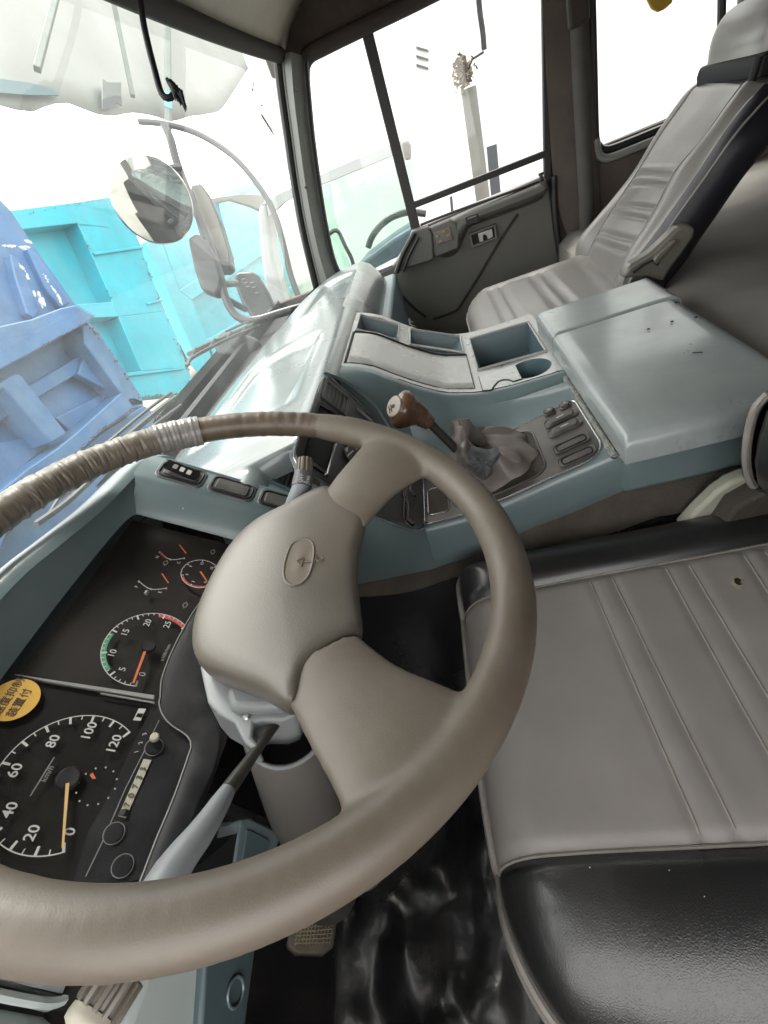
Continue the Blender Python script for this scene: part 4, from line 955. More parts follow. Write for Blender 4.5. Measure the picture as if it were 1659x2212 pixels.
bk=[(520,1768),(538,1762),(605,1795),(606,1812),(592,1850),(575,1880),(500,1900)]
b=MB(); b.prism([atY(x,y,.282) for x,y in bk],(0,.03,-.01)); fb=b.build('fuse_box_lid',M['teal'],LD,bevel=.003)
b=MB(); b.prism([atY(x,y,.2805) for x,y in ((535,1792),(543,1793),(580,1812),(584,1822),(572,1860),(520,1880))],(0,.004,0)); b.build('lid_inset',M['teal_dark'],fb,bevel=.001)

# ================================================================ STEERING WHEEL
TL=math.radians(19.8); WN=V(0,-math.sin(TL),math.cos(TL)); WU=V(1,0,0); WV=WN.cross(WU); WC=V(.2585,.217,-.205)
def wp(a,b_,h=0): return WC+WU*a+WV*b_+WN*h
SW=thing('steering_wheel',wp(.012,-.03,-.07),'worn grey beige two spoke steering wheel with tape wrapped round its far rim','steering wheel')
RR=.2245
def ang(t,h=0,r=RR): return wp(r*math.cos(t),r*math.sin(t),h)
# bare rim + spokes blended into one body
b=MB()
a0,a1=math.radians(-183),math.radians(47)      # thick original grip runs from here ...
n=120
b.tube([ang(2*math.pi*i/n) for i in range(n)],.0125,14,closed=True)
tt_=[math.radians(-197+ (190)*i/100) for i in range(101)]
b.tube([ang(t) for t in tt_],[.0168]*94+[.0166,.0163,.0160,.0155,.015,.014,.013],16)
def spoke(ta,pad,w0,w1,sgn):
    """flared spoke from the rim down to the pad"""
    c=cr([ang(ta,.0,RR-.002),ang(ta,-.004,RR-.030),ang(ta,-.012,RR-.065),pad],14)
    t_=[i/13 for i in range(14)]
    wid=[w0*(1-f)**2+w1*(1-(1-f)**2) for f in t_]; 
    rows=[]
    for i,p in enumerate(c):
        tg=(c[min(i+1,13)]-c[max(i-1,0)]).normalized(); s=WN.cross(tg).normalized(); u2=tg.cross(s)
        th=.013-.003*t_[i]
        rows.append([p+s*wid[i]*math.cos(2*math.pi*k/20)+u2*th*math.sin(2*math.pi*k/20) for k in range(20)])
    b.grid(rows,True); o=len(b.v)-14*20; b.f+=[tuple(range(o,o+20)),tuple(range(o+13*20+19,o+13*20-1,-1))]
spoke(math.radians(-39),wp(.090,-.078,-.026),.050,.032,1)
spoke(math.radians(-134),wp(-.070,-.082,-.026),.055,.034,-1)
b.build('rim_and_spokes',M['wheel'],SW,remesh=.0028,smooth_it=9)
# worn bare stretch and tape wrapping
def arc(t0,t1,r,m,name,wob=0,seg=20,n=60,off=0):
    pts=[ang(math.radians(t0+(t1-t0)*i/(n-1)),off) for i in range(n)]
    rs=[r*(1+wob*noise.noise(V(i*.35,t0,0))) for i in range(n)]
    return MB().tube(pts,rs,seg).build(name,M[m],SW,sharp=80)
arc(26,-11,.0143,'worn','worn_grip',.05)
arc(37,25,.0167,'tape2','tape_end',.07,n=40)
# spiral wrap
rows=[]; turns=34; t0,t1=30,178
n=900; 
for i in range(n):
    f=i/(n-1); t=math.radians(t0+(t1-t0)*f); c=ang(t); tg=V(0,0,0)+(-WU*math.sin(t)+WV*math.cos(t)); e=WU*math.cos(t)+WV*math.sin(t)
    r=[]
    for k in range(22):
        ph=2*math.pi*k/22; ff=f+.006*noise.noise(V(f*22,1,2)); saw=((ff*turns+k/22)%1.0); rad=.0150+.0014*saw**3*(.3+1.1*abs(noise.noise(V(f*31,5,ph*.6))))+.0008*noise.noise(V(f*70,math.cos(ph)*1.6,math.sin(ph)*1.6))-.0011*max(0,noise.noise(V(f*190,math.cos(ph)*1.2,math.sin(ph)*1.2))-.15)*2
        r.append(c+e*rad*math.cos(ph)+WN*rad*math.sin(ph))
    rows.append(r)
MB().grid(rows,True).build('tape_wrap',M['tape'],SW,sharp=60)
# horn pad: outline traced at its depth, domed
PO=[((705,1047),-.020),((745,1066),-.018),((784,1098),-.018),((790,1118),-.022),((776,1175),-.030),((772,1240),-.034),((777,1300),-.034),((783,1345),-.030),((779,1366),-.026),((735,1390),-.024),((690,1425),-.022),((660,1455),-.018),((643,1490),-.014),((636,1515),-.012),((610,1512),-.016),((560,1478),-.024),((500,1456),-.032),((440,1432),-.040),((417,1405),-.043),((416,1350),-.044),((434,1290),-.044),((465,1225),-.043),((500,1170),-.040),((550,1122),-.034),((625,1083),-.026),((672,1058),-.022)]
WPn=Plane(WN,WC.dot(WN))
def wpx(x,y,h): return WPn.p(x,y,h)
ol=[wpx(x,y,h) for (x,y),h in PO]; ol=cr(ol,96,True)
cen=wpx(612,1290,-.030)
def pab(p): d=p-WC; return (d.dot(WU),d.dot(WV),d.dot(WN))
OA=[pab(p) for p in ol]
def idw(a_,b_):
    sw=sz=0
    for (x,y,h) in OA:
        w=1/(((x-a_)**2+(y-b_)**2)+2e-5)**1.15; sw+=w; sz+=w*h
    return sz/sw
ca_=pab(cen); 
def padh(a_,b_,f): return idw(a_,b_)+.0075*(1-(1-min(1,f*1.0))**3.2)
rows=[]
for k,(f,dz) in enumerate(((.10,-.040),(.0,-.020),(-.012,-.008),(-.006,-.002))):
    rows.append([wp(x+(ca_[0]-x)*f,y+(ca_[1]-y)*f,h+dz) for x,y,h in OA])
for f in (.0,.012,.03,.055,.09,.14,.2,.28,.37,.47,.58,.69,.8,.9,.985):
    r=[]
    for x,y,h in OA:
        a_,b_=x+(ca_[0]-x)*f,y+(ca_[1]-y)*f
        r.append(wp(a_,b_,(padh(a_,b_,f*5) if f>.012 else h+.0008*(f>0))))
    rows.append(r)
b=MB().grid(rows,True); o=len(b.v)-96; b.f.append(tuple(range(o,o+96)))
pad=b.build('horn_pad',M['pad'],SW,sharp=80,smooth_it=6)
def padpt(x,y,dh=0):
    h=-.03
    for _ in range(8):
        p=wpx(x,y,h); a_,b_,_h=pab(p); h=idw(a_,b_)+.0075
    return wpx(x,y,h+dh)
bd=cr([padpt(x,y) for x,y in ((628,1180),(640,1170),(660,1165),(674,1172),(678,1195),(670,1235),(655,1257),(636,1265),(619,1258),(613,1238),(617,1210))],40,True)
MB().tube(bd,.0013,8,closed=True).build('badge_rim',M['pad'],pad)
bc=sum(bd,V(0,0,0))/len(bd)
b=MB(); b.grid([[p+WN*.0006 for p in bd],[p.lerp(bc,.06)+WN*.0004 for p in bd],[p.lerp(bc,.6)+WN*.0006 for p in bd],[p.lerp(bc,.98)+WN*.0007 for p in bd]],True); b.build('badge',M['badge'],pad)
b=MB(); p=padpt(656,1213,.0012); b.tube([p-WV*.007,p+WV*.006],.0006,5); b.tube([p-WU*.005+WV*.001,p+WU*.005+WV*.001],.0006,5); b.tube([p+WU*.005+WV*.001,p+WU*.001+WV*.006],.0006,5); b.build('badge_emblem',M['badge'],pad)
b=MB(); p=padpt(690,1207,.0006); b.tube([p+WU*.0028*math.cos(k*.52)+WV*.003*math.sin(k*.52) for k in range(12)],.0005,5,closed=True); b.tube([p+WU*-.005+WV*.004,p+WU*.006+WV*.003],.0005,5); b.build('horn_symbol',M['badge'],pad)

# ================================================================ STEERING COLUMN
SCN=thing('steering_column',wp(.03,-.03,-.35),'pale blue grey column shroud and dark grey column cover below the steering wheel','steering column')
def colp(x,y,h): return wpx(x,y,h)
def blob(pts,h0,h1,name,m,shrink=1.0,bev=.004,shift=V(0,0,0)):
    P=[colp(x,y,h0) for x,y in pts]; c=sum(P,V(0,0,0))/len(P)
    Q=[c+(p-c)*shrink+WN*(h1-h0)+shift for p in P]; P.reverse(); Q.reverse()
    n=len(P); b=MB().add(P+Q,[tuple(range(n)),tuple(range(2*n-1,n-1,-1))]+[(i,(i+1)%n,(i+1)%n+n,i+n) for i in range(n)])
    return b.build(name,M[m],SCN,bevel=bev,seg=3)
sh1=[(432,1440),(450,1400),(560,1380),(660,1420),(690,1450),(660,1500),(640,1545),(610,1556),(570,1555),(548,1560),(545,1592),(560,1608),(548,1620),(528,1604),(520,1590),(505,1560),(470,1540),(448,1515),(440,1480)]
blob(sh1,-.076,-.12,'upper_shroud','shroud',.96)
sh2=[(487,1486),(520,1470),(600,1440),(680,1460),(650,1510),(610,1524),(560,1529),(508,1528),(495,1520)]
blob(sh2,-.066,-.08,'shroud_step','shroud',1.03,bev=.005)
q6=lambda zx,zy:(379.5+zx*.25,1423.2+zy*.25)
b=MB(); b.disc(colp(*q6(610,495),-.0755),WN,.0032,.0015,14,.002); b.build('shroud_screw',M['metal'],SCN)
# dark barrel of the column: axis along -WN
def ring(c,r,rx=1.0,n=40): return [c+WU*r*rx*math.cos(2*math.pi*k/n)+WV*r*math.sin(2*math.pi*k/n) for k in range(n)]
bc=colp(655,1640,-.118); c0=colp(*q6(960,560),-.105)
ax=V(0,.339,-.941)
rows=[]
for hh,r in ((0,.030),(0,.034),(-.003,.0355),(-.05,.037),(-.12,.039),(-.25,.042),(-.50,.044)):
    rows.append(ring(c0+WN*hh*1.0+V(-.0,.0,0),r,1.05))
b=MB().grid(rows,True); cb=b.build('column_cover',M['colgrey'],SCN,sharp=60)
b=MB(); b.prism(ring(c0-WN*.012,.033,1.05),WN*-.004); b.build('column_inside',M['void'],SCN)
MB().tube(ring(c0+WN*.001,.0325,1.05),.0018,8,closed=True).build('cover_lip',M['shroud'],SCN)
b=MB(); p=atY(*q6(1210,1010),0) if False else None
b=MB()
for k in range(16): b.ell(colp(*q6(930+k*10,480+8*math.sin(k*2)),-.082-.002*(k%3)),.0035,.003,.004,nu=7,nv=5)
b.build('rusty_bracket',M['knob'],SCN)
# stalks
def rod(pts,rs,name,m,par,seg=16): return MB().tube(cr(pts,len(rs)),rs,seg).build(name,M[m],par,sharp=60)
SL=thing('indicator_stalk',colp(600,1555,-.085),'long grey indicator stalk left of the column with dark bent shaft and ribbed end','control stalk')
p0=colp(608,1550,-.088); p1=colp(575,1592,-.082); p2=colp(535,1648,-.078); p3=colp(494,1704,-.072); p4=colp(440,1790,-.066); p5=colp(375,1875,-.062); p6=colp(315,1985,-.060); p7=colp(268,2095,-.058); p8=colp(206,2190,-.057); p9=colp(184,2226,-.056)
rod([p0,p1,p2,p3],[.0030,.0034,.0036,.0038,.004,.0045,.005,.0052],'shaft','stalkdark',SL)
rod([p3,p4,p5,p6,p7],[.005,.0066,.0076,.0086,.0094,.0104,.0110,.0112,.0113,.0113],'cone','stalkgrey',SL,24)
def ribbed(pa,pb,r,name,par,n=13,m='ribknob'):
    d=(pb-pa); t=d.normalized(); x=t.cross(WN).normalized(); y=t.cross(x); rows=[]
    for f,k in ((0,.9),(.04,1),(.9,1),(.97,.95),(1,.8)):
        r_=[]
        for i in range(n*6):
            a=2*math.pi*i/(n*6); rr_=r*k*(1 if (i%6)<3 else .86); r_.append(pa+d*f+x*rr_*math.cos(a)+y*rr_*math.sin(a))
        rows.append(r_)
    b=MB().grid(rows,True); o=len(b.v)-n*6; b.f+= [tuple(range(o,o+n*6)),tuple(range(n*6-1,-1,-1))]
    return b.build(name,M[m],par,sharp=40)
ribbed(p7,p8,.0125,'ribbed_grip',SL)
b=MB(); b.tube([p8,p8.lerp(p9,.5),p9,p9+(p9-p8)*.4],[.0118,.0122,.0118,.008],20); b.build('end_cap',M['cap'],SL,sharp=60)
SR=thing('wiper_stalk',colp(650,1075,-.075),'ribbed grey wiper stalk with white OFF marking on the far side of the column','control stalk')
w0=colp(625,1120,-.055); w1=colp(645,1068,-.034); w2=colp(656,1040,-.024); w3=colp(659,992,-.012)
rod([w0,w1,w2],[.0100,.0100,.0098,.0098],'sleeve','stalkgrey',SR,24)
ribbed(w2,w3,.0092,'ribbed_grip',SR,11)
rod([w1.lerp(w2,.55),w2.lerp(w3,.38)],[.0108,.0104],'marked_ring','stack',SR,24)
wd=(w3-w1).normalized(); vn=(-w2).normalized(); wnn=(vn-vn.dot(wd)*wd).normalized()
class TP: pass
tp=TP(); tp.u=wd; tp.n=wnn; tp.v=wnn.cross(wd)
text('stalk_print','OFF',tp,w1.lerp(w2,.95)+wnn*.0100+tp.v*.003,.0060,M['white'],SR,h=.0012)
text('stalk_print','ON',tp,w1.lerp(w2,.95)+wnn*.0096-tp.v*.0045,.0045,M['white'],SR,h=.0016)
# ================================================================ DRIVER SEAT
DS=thing('driving_chair',(.24,-.2,-.93),'driver seat with grey stitched centre panel, torn spot and glossy black side bolsters','seat')
ZS=-.502
def smin(a,r): return 0 if a>=r else -(r-math.sqrt(max(r*r-(r-max(a,0))**2,0)))
YF_,YB_=.082,-.60
def xl(y):  # left edge, rounded at the front corner
    if y<=-.06: return -.012
    f=(y+.06)/(YF_+.06); return -.012+.142*(1-math.sqrt(max(0,1-f**2.4)))
def xr(y):
    if y<=.05: return .474
    f=(y-.05)/(YF_-.05); return .474-.030*(1-math.sqrt(max(0,1-f*f)))
def sx(s,y): return xl(y)+(xr(y)-xl(y))*s
SL_,SR_=.122,.400           # seams
STP=(((1274,1256),(1512,1802)),((1322,1249),(1588,1790)),((1439,1230),(1752,1795)),((1489,1223),(1832,1790)),((1609,1202),(1990,1780)),((1655,1195),(2060,1780)))
STL=[(atZ(*p0,ZS+.028),atZ(*p1,ZS+.028)) for p0,p1 in STP]
def seatz(x,y):
    dxl=x-xl(y); dxr=xr(y)-x; dy=YF_-y
    z=ZS+.030+smin(min(dxr,dy),.050)*.85+.62*smin(dxl,.14)*(1 if y<.0 else 1-min(1,y/.082)*.45)
    # bolsters proud of the panel, valley along the seams
    for c,side in ((SL_,-1),(SR_,1)):
        d=(x-c)*side
        z+= .012*(1-math.exp(-max(d,0)/.02)) if d>0 else 0
        z-= .006*math.exp(-(d/.006)**2)
    if SL_<x<SR_:
        for (a_,c_) in STL:
            t=(x-c_.x)/(a_.x-c_.x); z-=.0019*math.exp(-((y-(c_.y+(a_.y-c_.y)*t))/.0055)**2)
        z+=.0010*noise.noise(V(x*22,y*34,4))
    z+=.0026*noise.noise(V(x*7,y*7,0))-.012*max(0,-y)*1.0*0
    return z
yy=sorted(set([YB_+(YF_-YB_)*i/260 for i in range(261)]+[YF_-k for k in (.001,.003,.006,.010,.015,.021,.028,.036)]))
def patch(xa,xb,n,name,m):
    rows=[]
    for y in yy:
        a=max(xa,xl(y)) if xa>-1 else xl(y); c=min(xb,xr(y)) if xb<1 else xr(y)
        if xa<-1: a=xl(y)
        c=max(c,a+.0001)
        r=[]
        for i in range(n+1):
            f=i/n
            if xa<-1: f=f**1.6
            if xb>1: f=1-(1-f)**1.6
            x=a+(c-a)*f; r.append(V(x,y,seatz(x,y)))
        rows.append(r)
    return MB().grid(rows).build(name,M[m],DS,sharp=80)
patch(SL_,SR_,60,'seat_panel','seat'); patch(-2,SL_,34,'side_bolster','vinyl'); patch(SR_,2,24,'side_bolster','vinyl')
edge=[V(xl(y),y,seatz(xl(y),y)) for y in yy[:-1]]+[V(xl(YF_)+(xr(YF_)-xl(YF_))*i/40,YF_,seatz(xl(YF_)+(xr(YF_)-xl(YF_))*i/40,YF_)) for i in range(41)]+[V(xr(y),y,seatz(xr(y),y)) for y in reversed(yy[:-1])]
ec=V(.24,-.2,0)
def outw(p,k): d=V(p.x-ec.x,p.y-ec.y,0).normalized(); return p+d*k
MB().tube([outw(p,.003)+V(0,0,.001) for p in edge],.0042,8).build('piping',M['piping'],DS)
MB().tube([outw(p,.006)+V(0,0,-.009) for p in edge],.0035,8).build('piping',M['piping'],DS)
MB().grid([[outw(p,.002) for p in edge],[outw(p,.008)+V(0,0,-.02) for p in edge],[outw(p,.004)+V(0,0,-.08) for p in edge],[outw(p,-.02)+V(0,0,-.13) for p in edge]]).build('cushion_side',M['vinyl'],DS,sharp=80)
b=MB(); b.box((.24,-.27,-.78),.40,.56,.28); b.build('seat_base',M['void'],DS,bevel=.02)
def seam(p0,p1,r=.0011):
    a=atZ(*p0,ZS+.028); c=atZ(*p1,ZS+.028); q=[]
    for i in range(40):
        p=a.lerp(c,i/39); p.z=seatz(p.x,p.y)+.0003; q.append(p)
    return q
for p0,p1 in (((1274,1256),(1512,1802)),((1322,1249),(1588,1790)),((1439,1230),(1752,1795)),((1489,1223),(1832,1790)),((1609,1202),(1990,1780)),((1655,1195),(2060,1780))):
    MB().tube(seam(p0,p1),.0011,6).build('stitch_line',M['seam'],DS)
for X in (SL_,SR_): MB().tube([V(X,y,seatz(X,y)+.001) for y in yy[:-2]],.0016,6).build('panel_seam',M['seam'],DS)
# small tear
tp_=[(1578,1247),(1592,1243),(1606,1250),(1600,1262),(1610,1268),(1596,1272),(1580,1262)]
b=MB(); q=[atZ(x,y,ZS+.0295) for x,y in tp_]
for p in q: p.z=seatz(p.x,p.y)+.0008
b.prism(q,(0,0,-.0005)); tr=b.build('tear',M['foam'],DS)
b=MB(); q=[p.lerp(sum(q,V(0,0,0))/len(q),.45)+V(0,0,.0006) for p in q]; b.prism(q,(0,0,-.0003)); b.build('tear_hole',M['void'],tr)
# specks on the black bolster
b=MB()
for x,y in ((1445,1885),(1520,1942),(1275,1878)):
    p=atZ(x,y,ZS+.03); p.z=seatz(p.x,p.y)+.0004; b.disc(p,(0,0,1),random.uniform(.0003,.0006),.0003,6)
tag(b.build('crumb_specks',M['chip']),'tiny white crumbs scattered on the black side bolster of the driver seat','crumbs',kind='stuff')
# backrest sliver with bolster, and its cream hinge cover
BKp=[(1700,820),(1659,852),(1638,880),(1622,935),(1614,990),(1620,1030),(1640,1055),(1700,1075)]
rows=[]
for X,k in ((.40,0),(.435,-14),(.455,-4),(.462,10),(.46,40)):
    rows.append(cr([atX(x+k,y,X) for x,y in BKp],24))
MB().grid(rows).build('backrest_bolster',M['vinyl2'],DS,sharp=80)
b=MB(); q=[atX(x,y,.40) for x,y in BKp]; b.prism([q[0]+V(0,-.2,0)]+q+[q[-1]+V(0,-.2,-.1)],(-.30,0,0)); b.build('backrest_core',M['vinyl'],DS,bevel=.02,seg=3)
MB().tube(cr([atX(x,y,.405) for x,y in ((1659,852),(1632,882),(1617,935),(1612,990),(1619,1035),(1630,1050))],20),.004,8).build('backrest_piping',M['piping'],DS)
cv=[(1455,1122),(1490,1082),(1530,1043),(1560,1022),(1590,1010),(1625,1002),(1634,1018),(1605,1030),(1570,1048),(1546,1068),(1552,1090),(1520,1112),(1500,1130)]
b=MB(); b.prism([atX(x,y,.478) for x,y in cv],(-.02,0,0)); b.build('hinge_cover',M['cream'],DS,bevel=.005,seg=3)
b=MB(); b.prism([atX(x,y,.462) for x,y in ((1560,1065),(1630,1025),(1670,1040),(1670,1120),(1520,1125))],(-.03,0,0)); b.build('hinge_bracket',M['carpet'],DS,bevel=.004)
b=MB(); b.prism([atX(x,y,.455) for x,y in ((1618,1046),(1640,1040),(1652,1060),(1625,1082))],(-.01,0,0)); b.build('hinge_tab',M['recliner'],DS,bevel=.002)

# ================================================================ PASSENGER SEAT
PS=thing('passenger_chair',(1.24,-.25,-.93),'pale grey passenger seat with ribbed backrest, dark side and black and grey headrest','seat')
Zp=-.418
def pxf(x): # front edge y as a function of x (rounded far corner)
    d=max(0,x-1.30)/.185; return -.030-.10*(1-math.sqrt(max(0,1-min(1,d)**2.6)))
xsP=[1.0+.485*i/44 for i in range(45)]+[1.484]
rows=[]
for x in sorted(set(xsP)):
    yf=pxf(x); r=[]
    for j in range(46):
        v=(j/45)**1.5; y=yf-(.46+yf)*v if False else yf-v*(yf+.44)
        dd_=min((yf-y),1.486-x,(x-.999)); z=Zp+.018+smin(dd_,.045)*.8+ .0*y
        for yc in (-.112,-.140,-.225,-.252,-.345): z-=.006*math.exp(-((y-yc)/.006)**2)*(1 if 1.06<x<1.42 else 0)
        z-=.005*math.exp(-((x-1.425)/.006)**2)
        r.append(V(x,y,z))
    rows.append(r)
MB().grid(rows).build('seat_cushion',M['seatp'],PS,sharp=80)
ed=[r[0] for r in rows]+[q for q in rows[-1][1:]]
MB().tube([p+V(0,0,.0) for p in ed],.004,8).build('cushion_piping',M['piping'],PS)
MB().grid([ed,[p+V(.002,.004,-.03) for p in ed],[p+V(-.01,-.01,-.14) for p in ed]]).build('cushion_side',M['seatp'],PS,sharp=80)
b=MB(); b.box((1.24,-.24,-.74),.38,.38,.36); b.build('seat_base',M['void'],PS)
far=[(1290,640),(1262,610),(1247,585),(1242,560),(1249,520),(1279,480),(1324,430),(1374,370),(1429,280),(1479,210),(1505,188),(1532,176)]
lsm=[(1292,640),(1268,605),(1262,590),(1268,560),(1281,525),(1309,475),(1340,428),(1378,370),(1424,295),(1470,230),(1494,195),(1512,182)]
rsm=[(1325,650),(1330,615),(1336,595),(1347,565),(1361,540),(1390,495),(1418,448),(1459,370),(1519,300),(1565,235),(1594,195),(1604,183)]
ndg=[(1340,650),(1343,618),(1350,598),(1364,570),(1384,542),(1416,500),(1448,455),(1499,380),(1554,295),(1600,232),(1629,200),(1645,180)]
sde=[(1352,650),(1355,625),(1362,605),(1376,585),(1398,555),(1430,515),(1468,460),(1522,385),(1585,295),(1632,240),(1660,210),(1680,190)]
rer=[(1420,650),(1428,625),(1438,606),(1460,578),(1480,550),(1510,505),(1545,455),(1600,375),(1660,300),(1710,240),(1740,210),(1760,190)]
def col(pts,X,bump=0): 
    q=cr([atX(x,y,X if not isinstance(X,tuple) else X[0]+(X[1]-X[0])*max(0,(i-8)/3)) for i,(x,y) in enumerate(pts)],140); return q
c_f=col(far,(1.475,1.43)); c_l=col(lsm,(1.425,1.40)); c_r=col(rsm,(1.13,1.15)); c_n=col(ndg,(1.075,1.11)); c_s=col(sde,(1.03,1.07)); c_b=col(rer,(1.02,1.05))
nrm=V(0,.66,.75)
mids=[]
def between(a,c,n,bul):
    out=[]
    for k in range(1,n):
        f=k/n; out.append([p.lerp(q,f)+nrm*bul*math.sin(math.pi*f) for p,q in zip(a,c)])
    return out
def pxy(p): 
    c=V(p.dot(AX[0]),p.dot(AX[1]),p.dot(AX[2])); return c.y/c.z*F_PX+CY
def idx(c,y): return min(range(len(c)),key=lambda i:abs(pxy(c[i])-y))
front=[c_l]+between(c_l,c_r,14,.004)+[c_r]
RB=[(idx(c_l,yl),idx(c_r,yr)) for yl,yr in ((378,379),(398,401),(441,452),(462,474),(500,519),(520,543))]
for k,r in enumerate(front[1:-1]):
    f=(k+1)/14
    for i in range(140):
        for a_,b_ in RB:
            m_=a_+(b_-a_)*f; r[i]=r[i]-nrm*.0065*math.exp(-((i-m_)/1.5)**2)+nrm*.0022*math.exp(-((i-m_-3)/2.2)**2)
MB().grid(front).build('backrest_panel',M['seatp'],PS,sharp=85)
MB().grid([[p-nrm*.05+V(.0,0,0) for p in c_f],[p-nrm*.02+V(.012,0,0) for p in c_f],c_f]+between(c_f,c_l,6,.008)+[c_l]).build('far_bolster',M['seatp'],PS,sharp=85)
nb_=between(c_n,c_s,4,.004)
MB().grid([c_r]+between(c_r,c_n,5,.009)+[c_n]+nb_[:1]).build('near_bolster',M['seatp'],PS,sharp=85)
MB().grid(nb_+[c_s]).build('near_bolster_side',M['vinyl2'],PS,sharp=85)
MB().grid([c_s,[p.lerp(q,.3)+V(-.004,0,0) for p,q in zip(c_s,c_b)],c_b,[p+V(.05,-.03,-.02) for p in c_b]]).build('dark_side',M['vinyl2'],PS,sharp=85)
b=MB(); tp0=[c_f[-1],c_l[-1],c_r[-1],c_n[-1],c_s[-1],c_b[-1]]
MB().grid([tp0,[p+V(0,-.03,.0) for p in tp0],[p+V(0,-.08,-.06) for p in tp0]]).build('backrest_top',M['seatp'],PS,sharp=85)
for c in (c_l,c_r): MB().tube([p+nrm*.0008 for p in c],.0017,6).build('panel_seam',M['piping'],PS)
MB().tube([p+nrm*.0 for p in c_s],.002,6).build('side_seam',M['piping'],PS)
q7=lambda zx,zy:(1252.4+zx*.2451,474.4+zy*.2451)
# recliner hinge cover + handle
rc=[q7(*p) for p in ((380,520),(400,470),(430,415),(480,385),(620,300),(760,170),(850,80),(930,42),(985,50),(1025,85),(1005,160),(900,310),(800,440),(740,545),(600,500))]
b=MB(); b.prism([atX(x,y,1.0) for x,y in rc],(.03,0,0)); rcn=b.build('recliner_cover',M['recliner'],PS,bevel=.006,seg=3)
b=MB(); b.prism([atX(*q7(*p),.992) for p in ((650,355),(690,300),(825,180),(872,172),(850,205),(700,372),(690,400),(655,385))],(.02,0,0)); b.build('recliner_handle',M['recliner'],rcn,bevel=.004,seg=3)
b=MB(); b.tube([atX(*q7(*p),.996) for p in ((470,470),(560,400),(640,360),(690,395))],.0025,6); b.build('handle_slot',M['void'],rcn)
# headrest
hr=[(1531,172),(1528,140),(1533,100),(1546,62),(1568,28),(1598,5),(1640,-12),(1700,-20),(1740,20),(1740,120),(1720,165)]
H=[[atX(x,y,X)+(V(0,0,0)) for x,y in hr] for X in (1.38,)][0]
hc=sum(H,V(0,0,0))/len(H); Hc=cr(H,44,True)
rows=[]
for f,dx_ in ((.90,.012),(.97,.004),(1,-.012),(1,-.09),(1,-.16),(.97,-.185),(.88,-.20),(.6,-.206),(.1,-.208)):
    rows.append([hc+(p-hc)*f+V(dx_,0,0) for p in Hc])
rows=[[hc+(p-hc)*.1+V(.015,0,0) for p in Hc]]+rows
MB().grid(rows,True).build('headrest',M['seatp'],PS,sharp=85)
lb=[(1531,153),(1548,146),(1562,132),(1569,118),(1600,111),(1624,106),(1627,128),(1620,150),(1614,172),(1570,174),(1528,182)]
lb=[(1541,176),(1541,152),(1548,130),(1575,120),(1612,113),(1740,108),(1738,165),(1600,178)]
b=MB(); b.prism([hc+(atX(x,y,1.38)-hc)*1.07+V(.018,.022,0) for x,y in lb],(-.236,0,0)); b.build('headrest_mesh',M['void'],PS,bevel=.006)
for x0 in (1618,):
    b=MB(); b.tube([atX(1622,182,1.13),atX(1640,122,1.13)],.0065,10); b.build('headrest_post',M['black'],PS)

# ================================================================ SHIFT LEVER
SH=thing('shift_lever',onPlate(1050,1010),'brown worn shift lever knob on a bent dark shaft with torn grey boot','gear lever')
k0=atX(1014,1000,.575); k1=atX(960,945,.572); k2=atX(930,915,.57); k3=atX(905,897,.57); k4=atX(868,884,.57)
b=MB(); b.tube(cr([onPlate(1075,1050,-.01),k0,k1,k2],16),.0062,14); b.build('shaft',M['stalkdark'],SH)
pts=cr([k2,k2.lerp(k3,.6),k3,k4.lerp(k3,.45),k4,k4+(k4-k3)*.45],30)
rs=[tri(i/29,[0,.2,.4,.55,.68,.78,.88,.95,.985,1],[.0095,.0125,.0155,.0205,.0250,.0262,.0248,.0212,.0180,.0150]) for i in range(30)]
kn=MB().tube(pts,rs,26).build('knob',M['knob'],SH,sharp=80)
kd=(pts[-1]-pts[-3]).normalized(); kc=pts[-1]
kn_n=(kd*1.0-k4.normalized()*.62).normalized(); kcc=k4-kd*.008+kn_n*.0236
b=MB(); b.disc(kcc,kn_n,.0150,.0015,30,.0135); kcp=b.build('gate_cap',M['knobcap'],kn,bevel=.0006)
b=MB(); b.disc(kcc+kn_n*.0016,kn_n,.0028,.0004,14); b.build('cap_hole',M['void'],kcp)
u_=V(0,1,0); u_=(u_-u_.dot(kn_n)*kn_n).normalized(); v_=kn_n.cross(u_)
b=MB(); 
for a,c in (((.004,-.005),(.004,.006)),((.008,-.005),(.008,.006)),((.004,.001),(.008,.001))): b.tube([kcc+kn_n*.0018+u_*a[0]+v_*a[1],kcc+kn_n*.0018+u_*c[0]+v_*c[1]],.0007,5)
b.build('gate_print',M['ink'],kcp)
# boot: crumpled cone from the plate opening to a torn neck
rows=[]
nb=14; c0=V(.582,.000,zp(.0)-.004); neck=atX(996,955,.60)
for j in range(nb+1):
    f=j/nb; c=c0.lerp(neck,f)+V(0,-.012,.020)*math.sin(math.pi*f)
    r=[]
    for k in range(44):
        a=2*math.pi*k/44
        ex,ey=.056,.068
        base=V(ex*math.copysign(abs(math.cos(a))**.7,math.cos(a)),ey*math.copysign(abs(math.sin(a))**.7,math.sin(a)),0)
        top=V(0,.012*math.cos(a)-.004*math.sin(a),.030*math.sin(a)+.004)*1.0+V(.026*math.cos(a),0,0)
        d=base.lerp(top,f**1.5); fold=1+.30*math.sin(math.pi*min(1,f*1.2))*(1.25*noise.noise(V(math.cos(a)*2.6,math.sin(a)*2.6,f*2.4))+.5*math.sin(a*7+f*2.5+2*noise.noise(V(f*3,a,0))))
        r.append(c+d*fold+V(0,0,.009*noise.noise(V(math.cos(a)*3,math.sin(a)*3+9,f*4))*min(1,4*f)))
    rows.append(r)
MB().grid(rows,True).build('boot',M['boot'],SH,solid=.0015,sub=1,sharp=50)
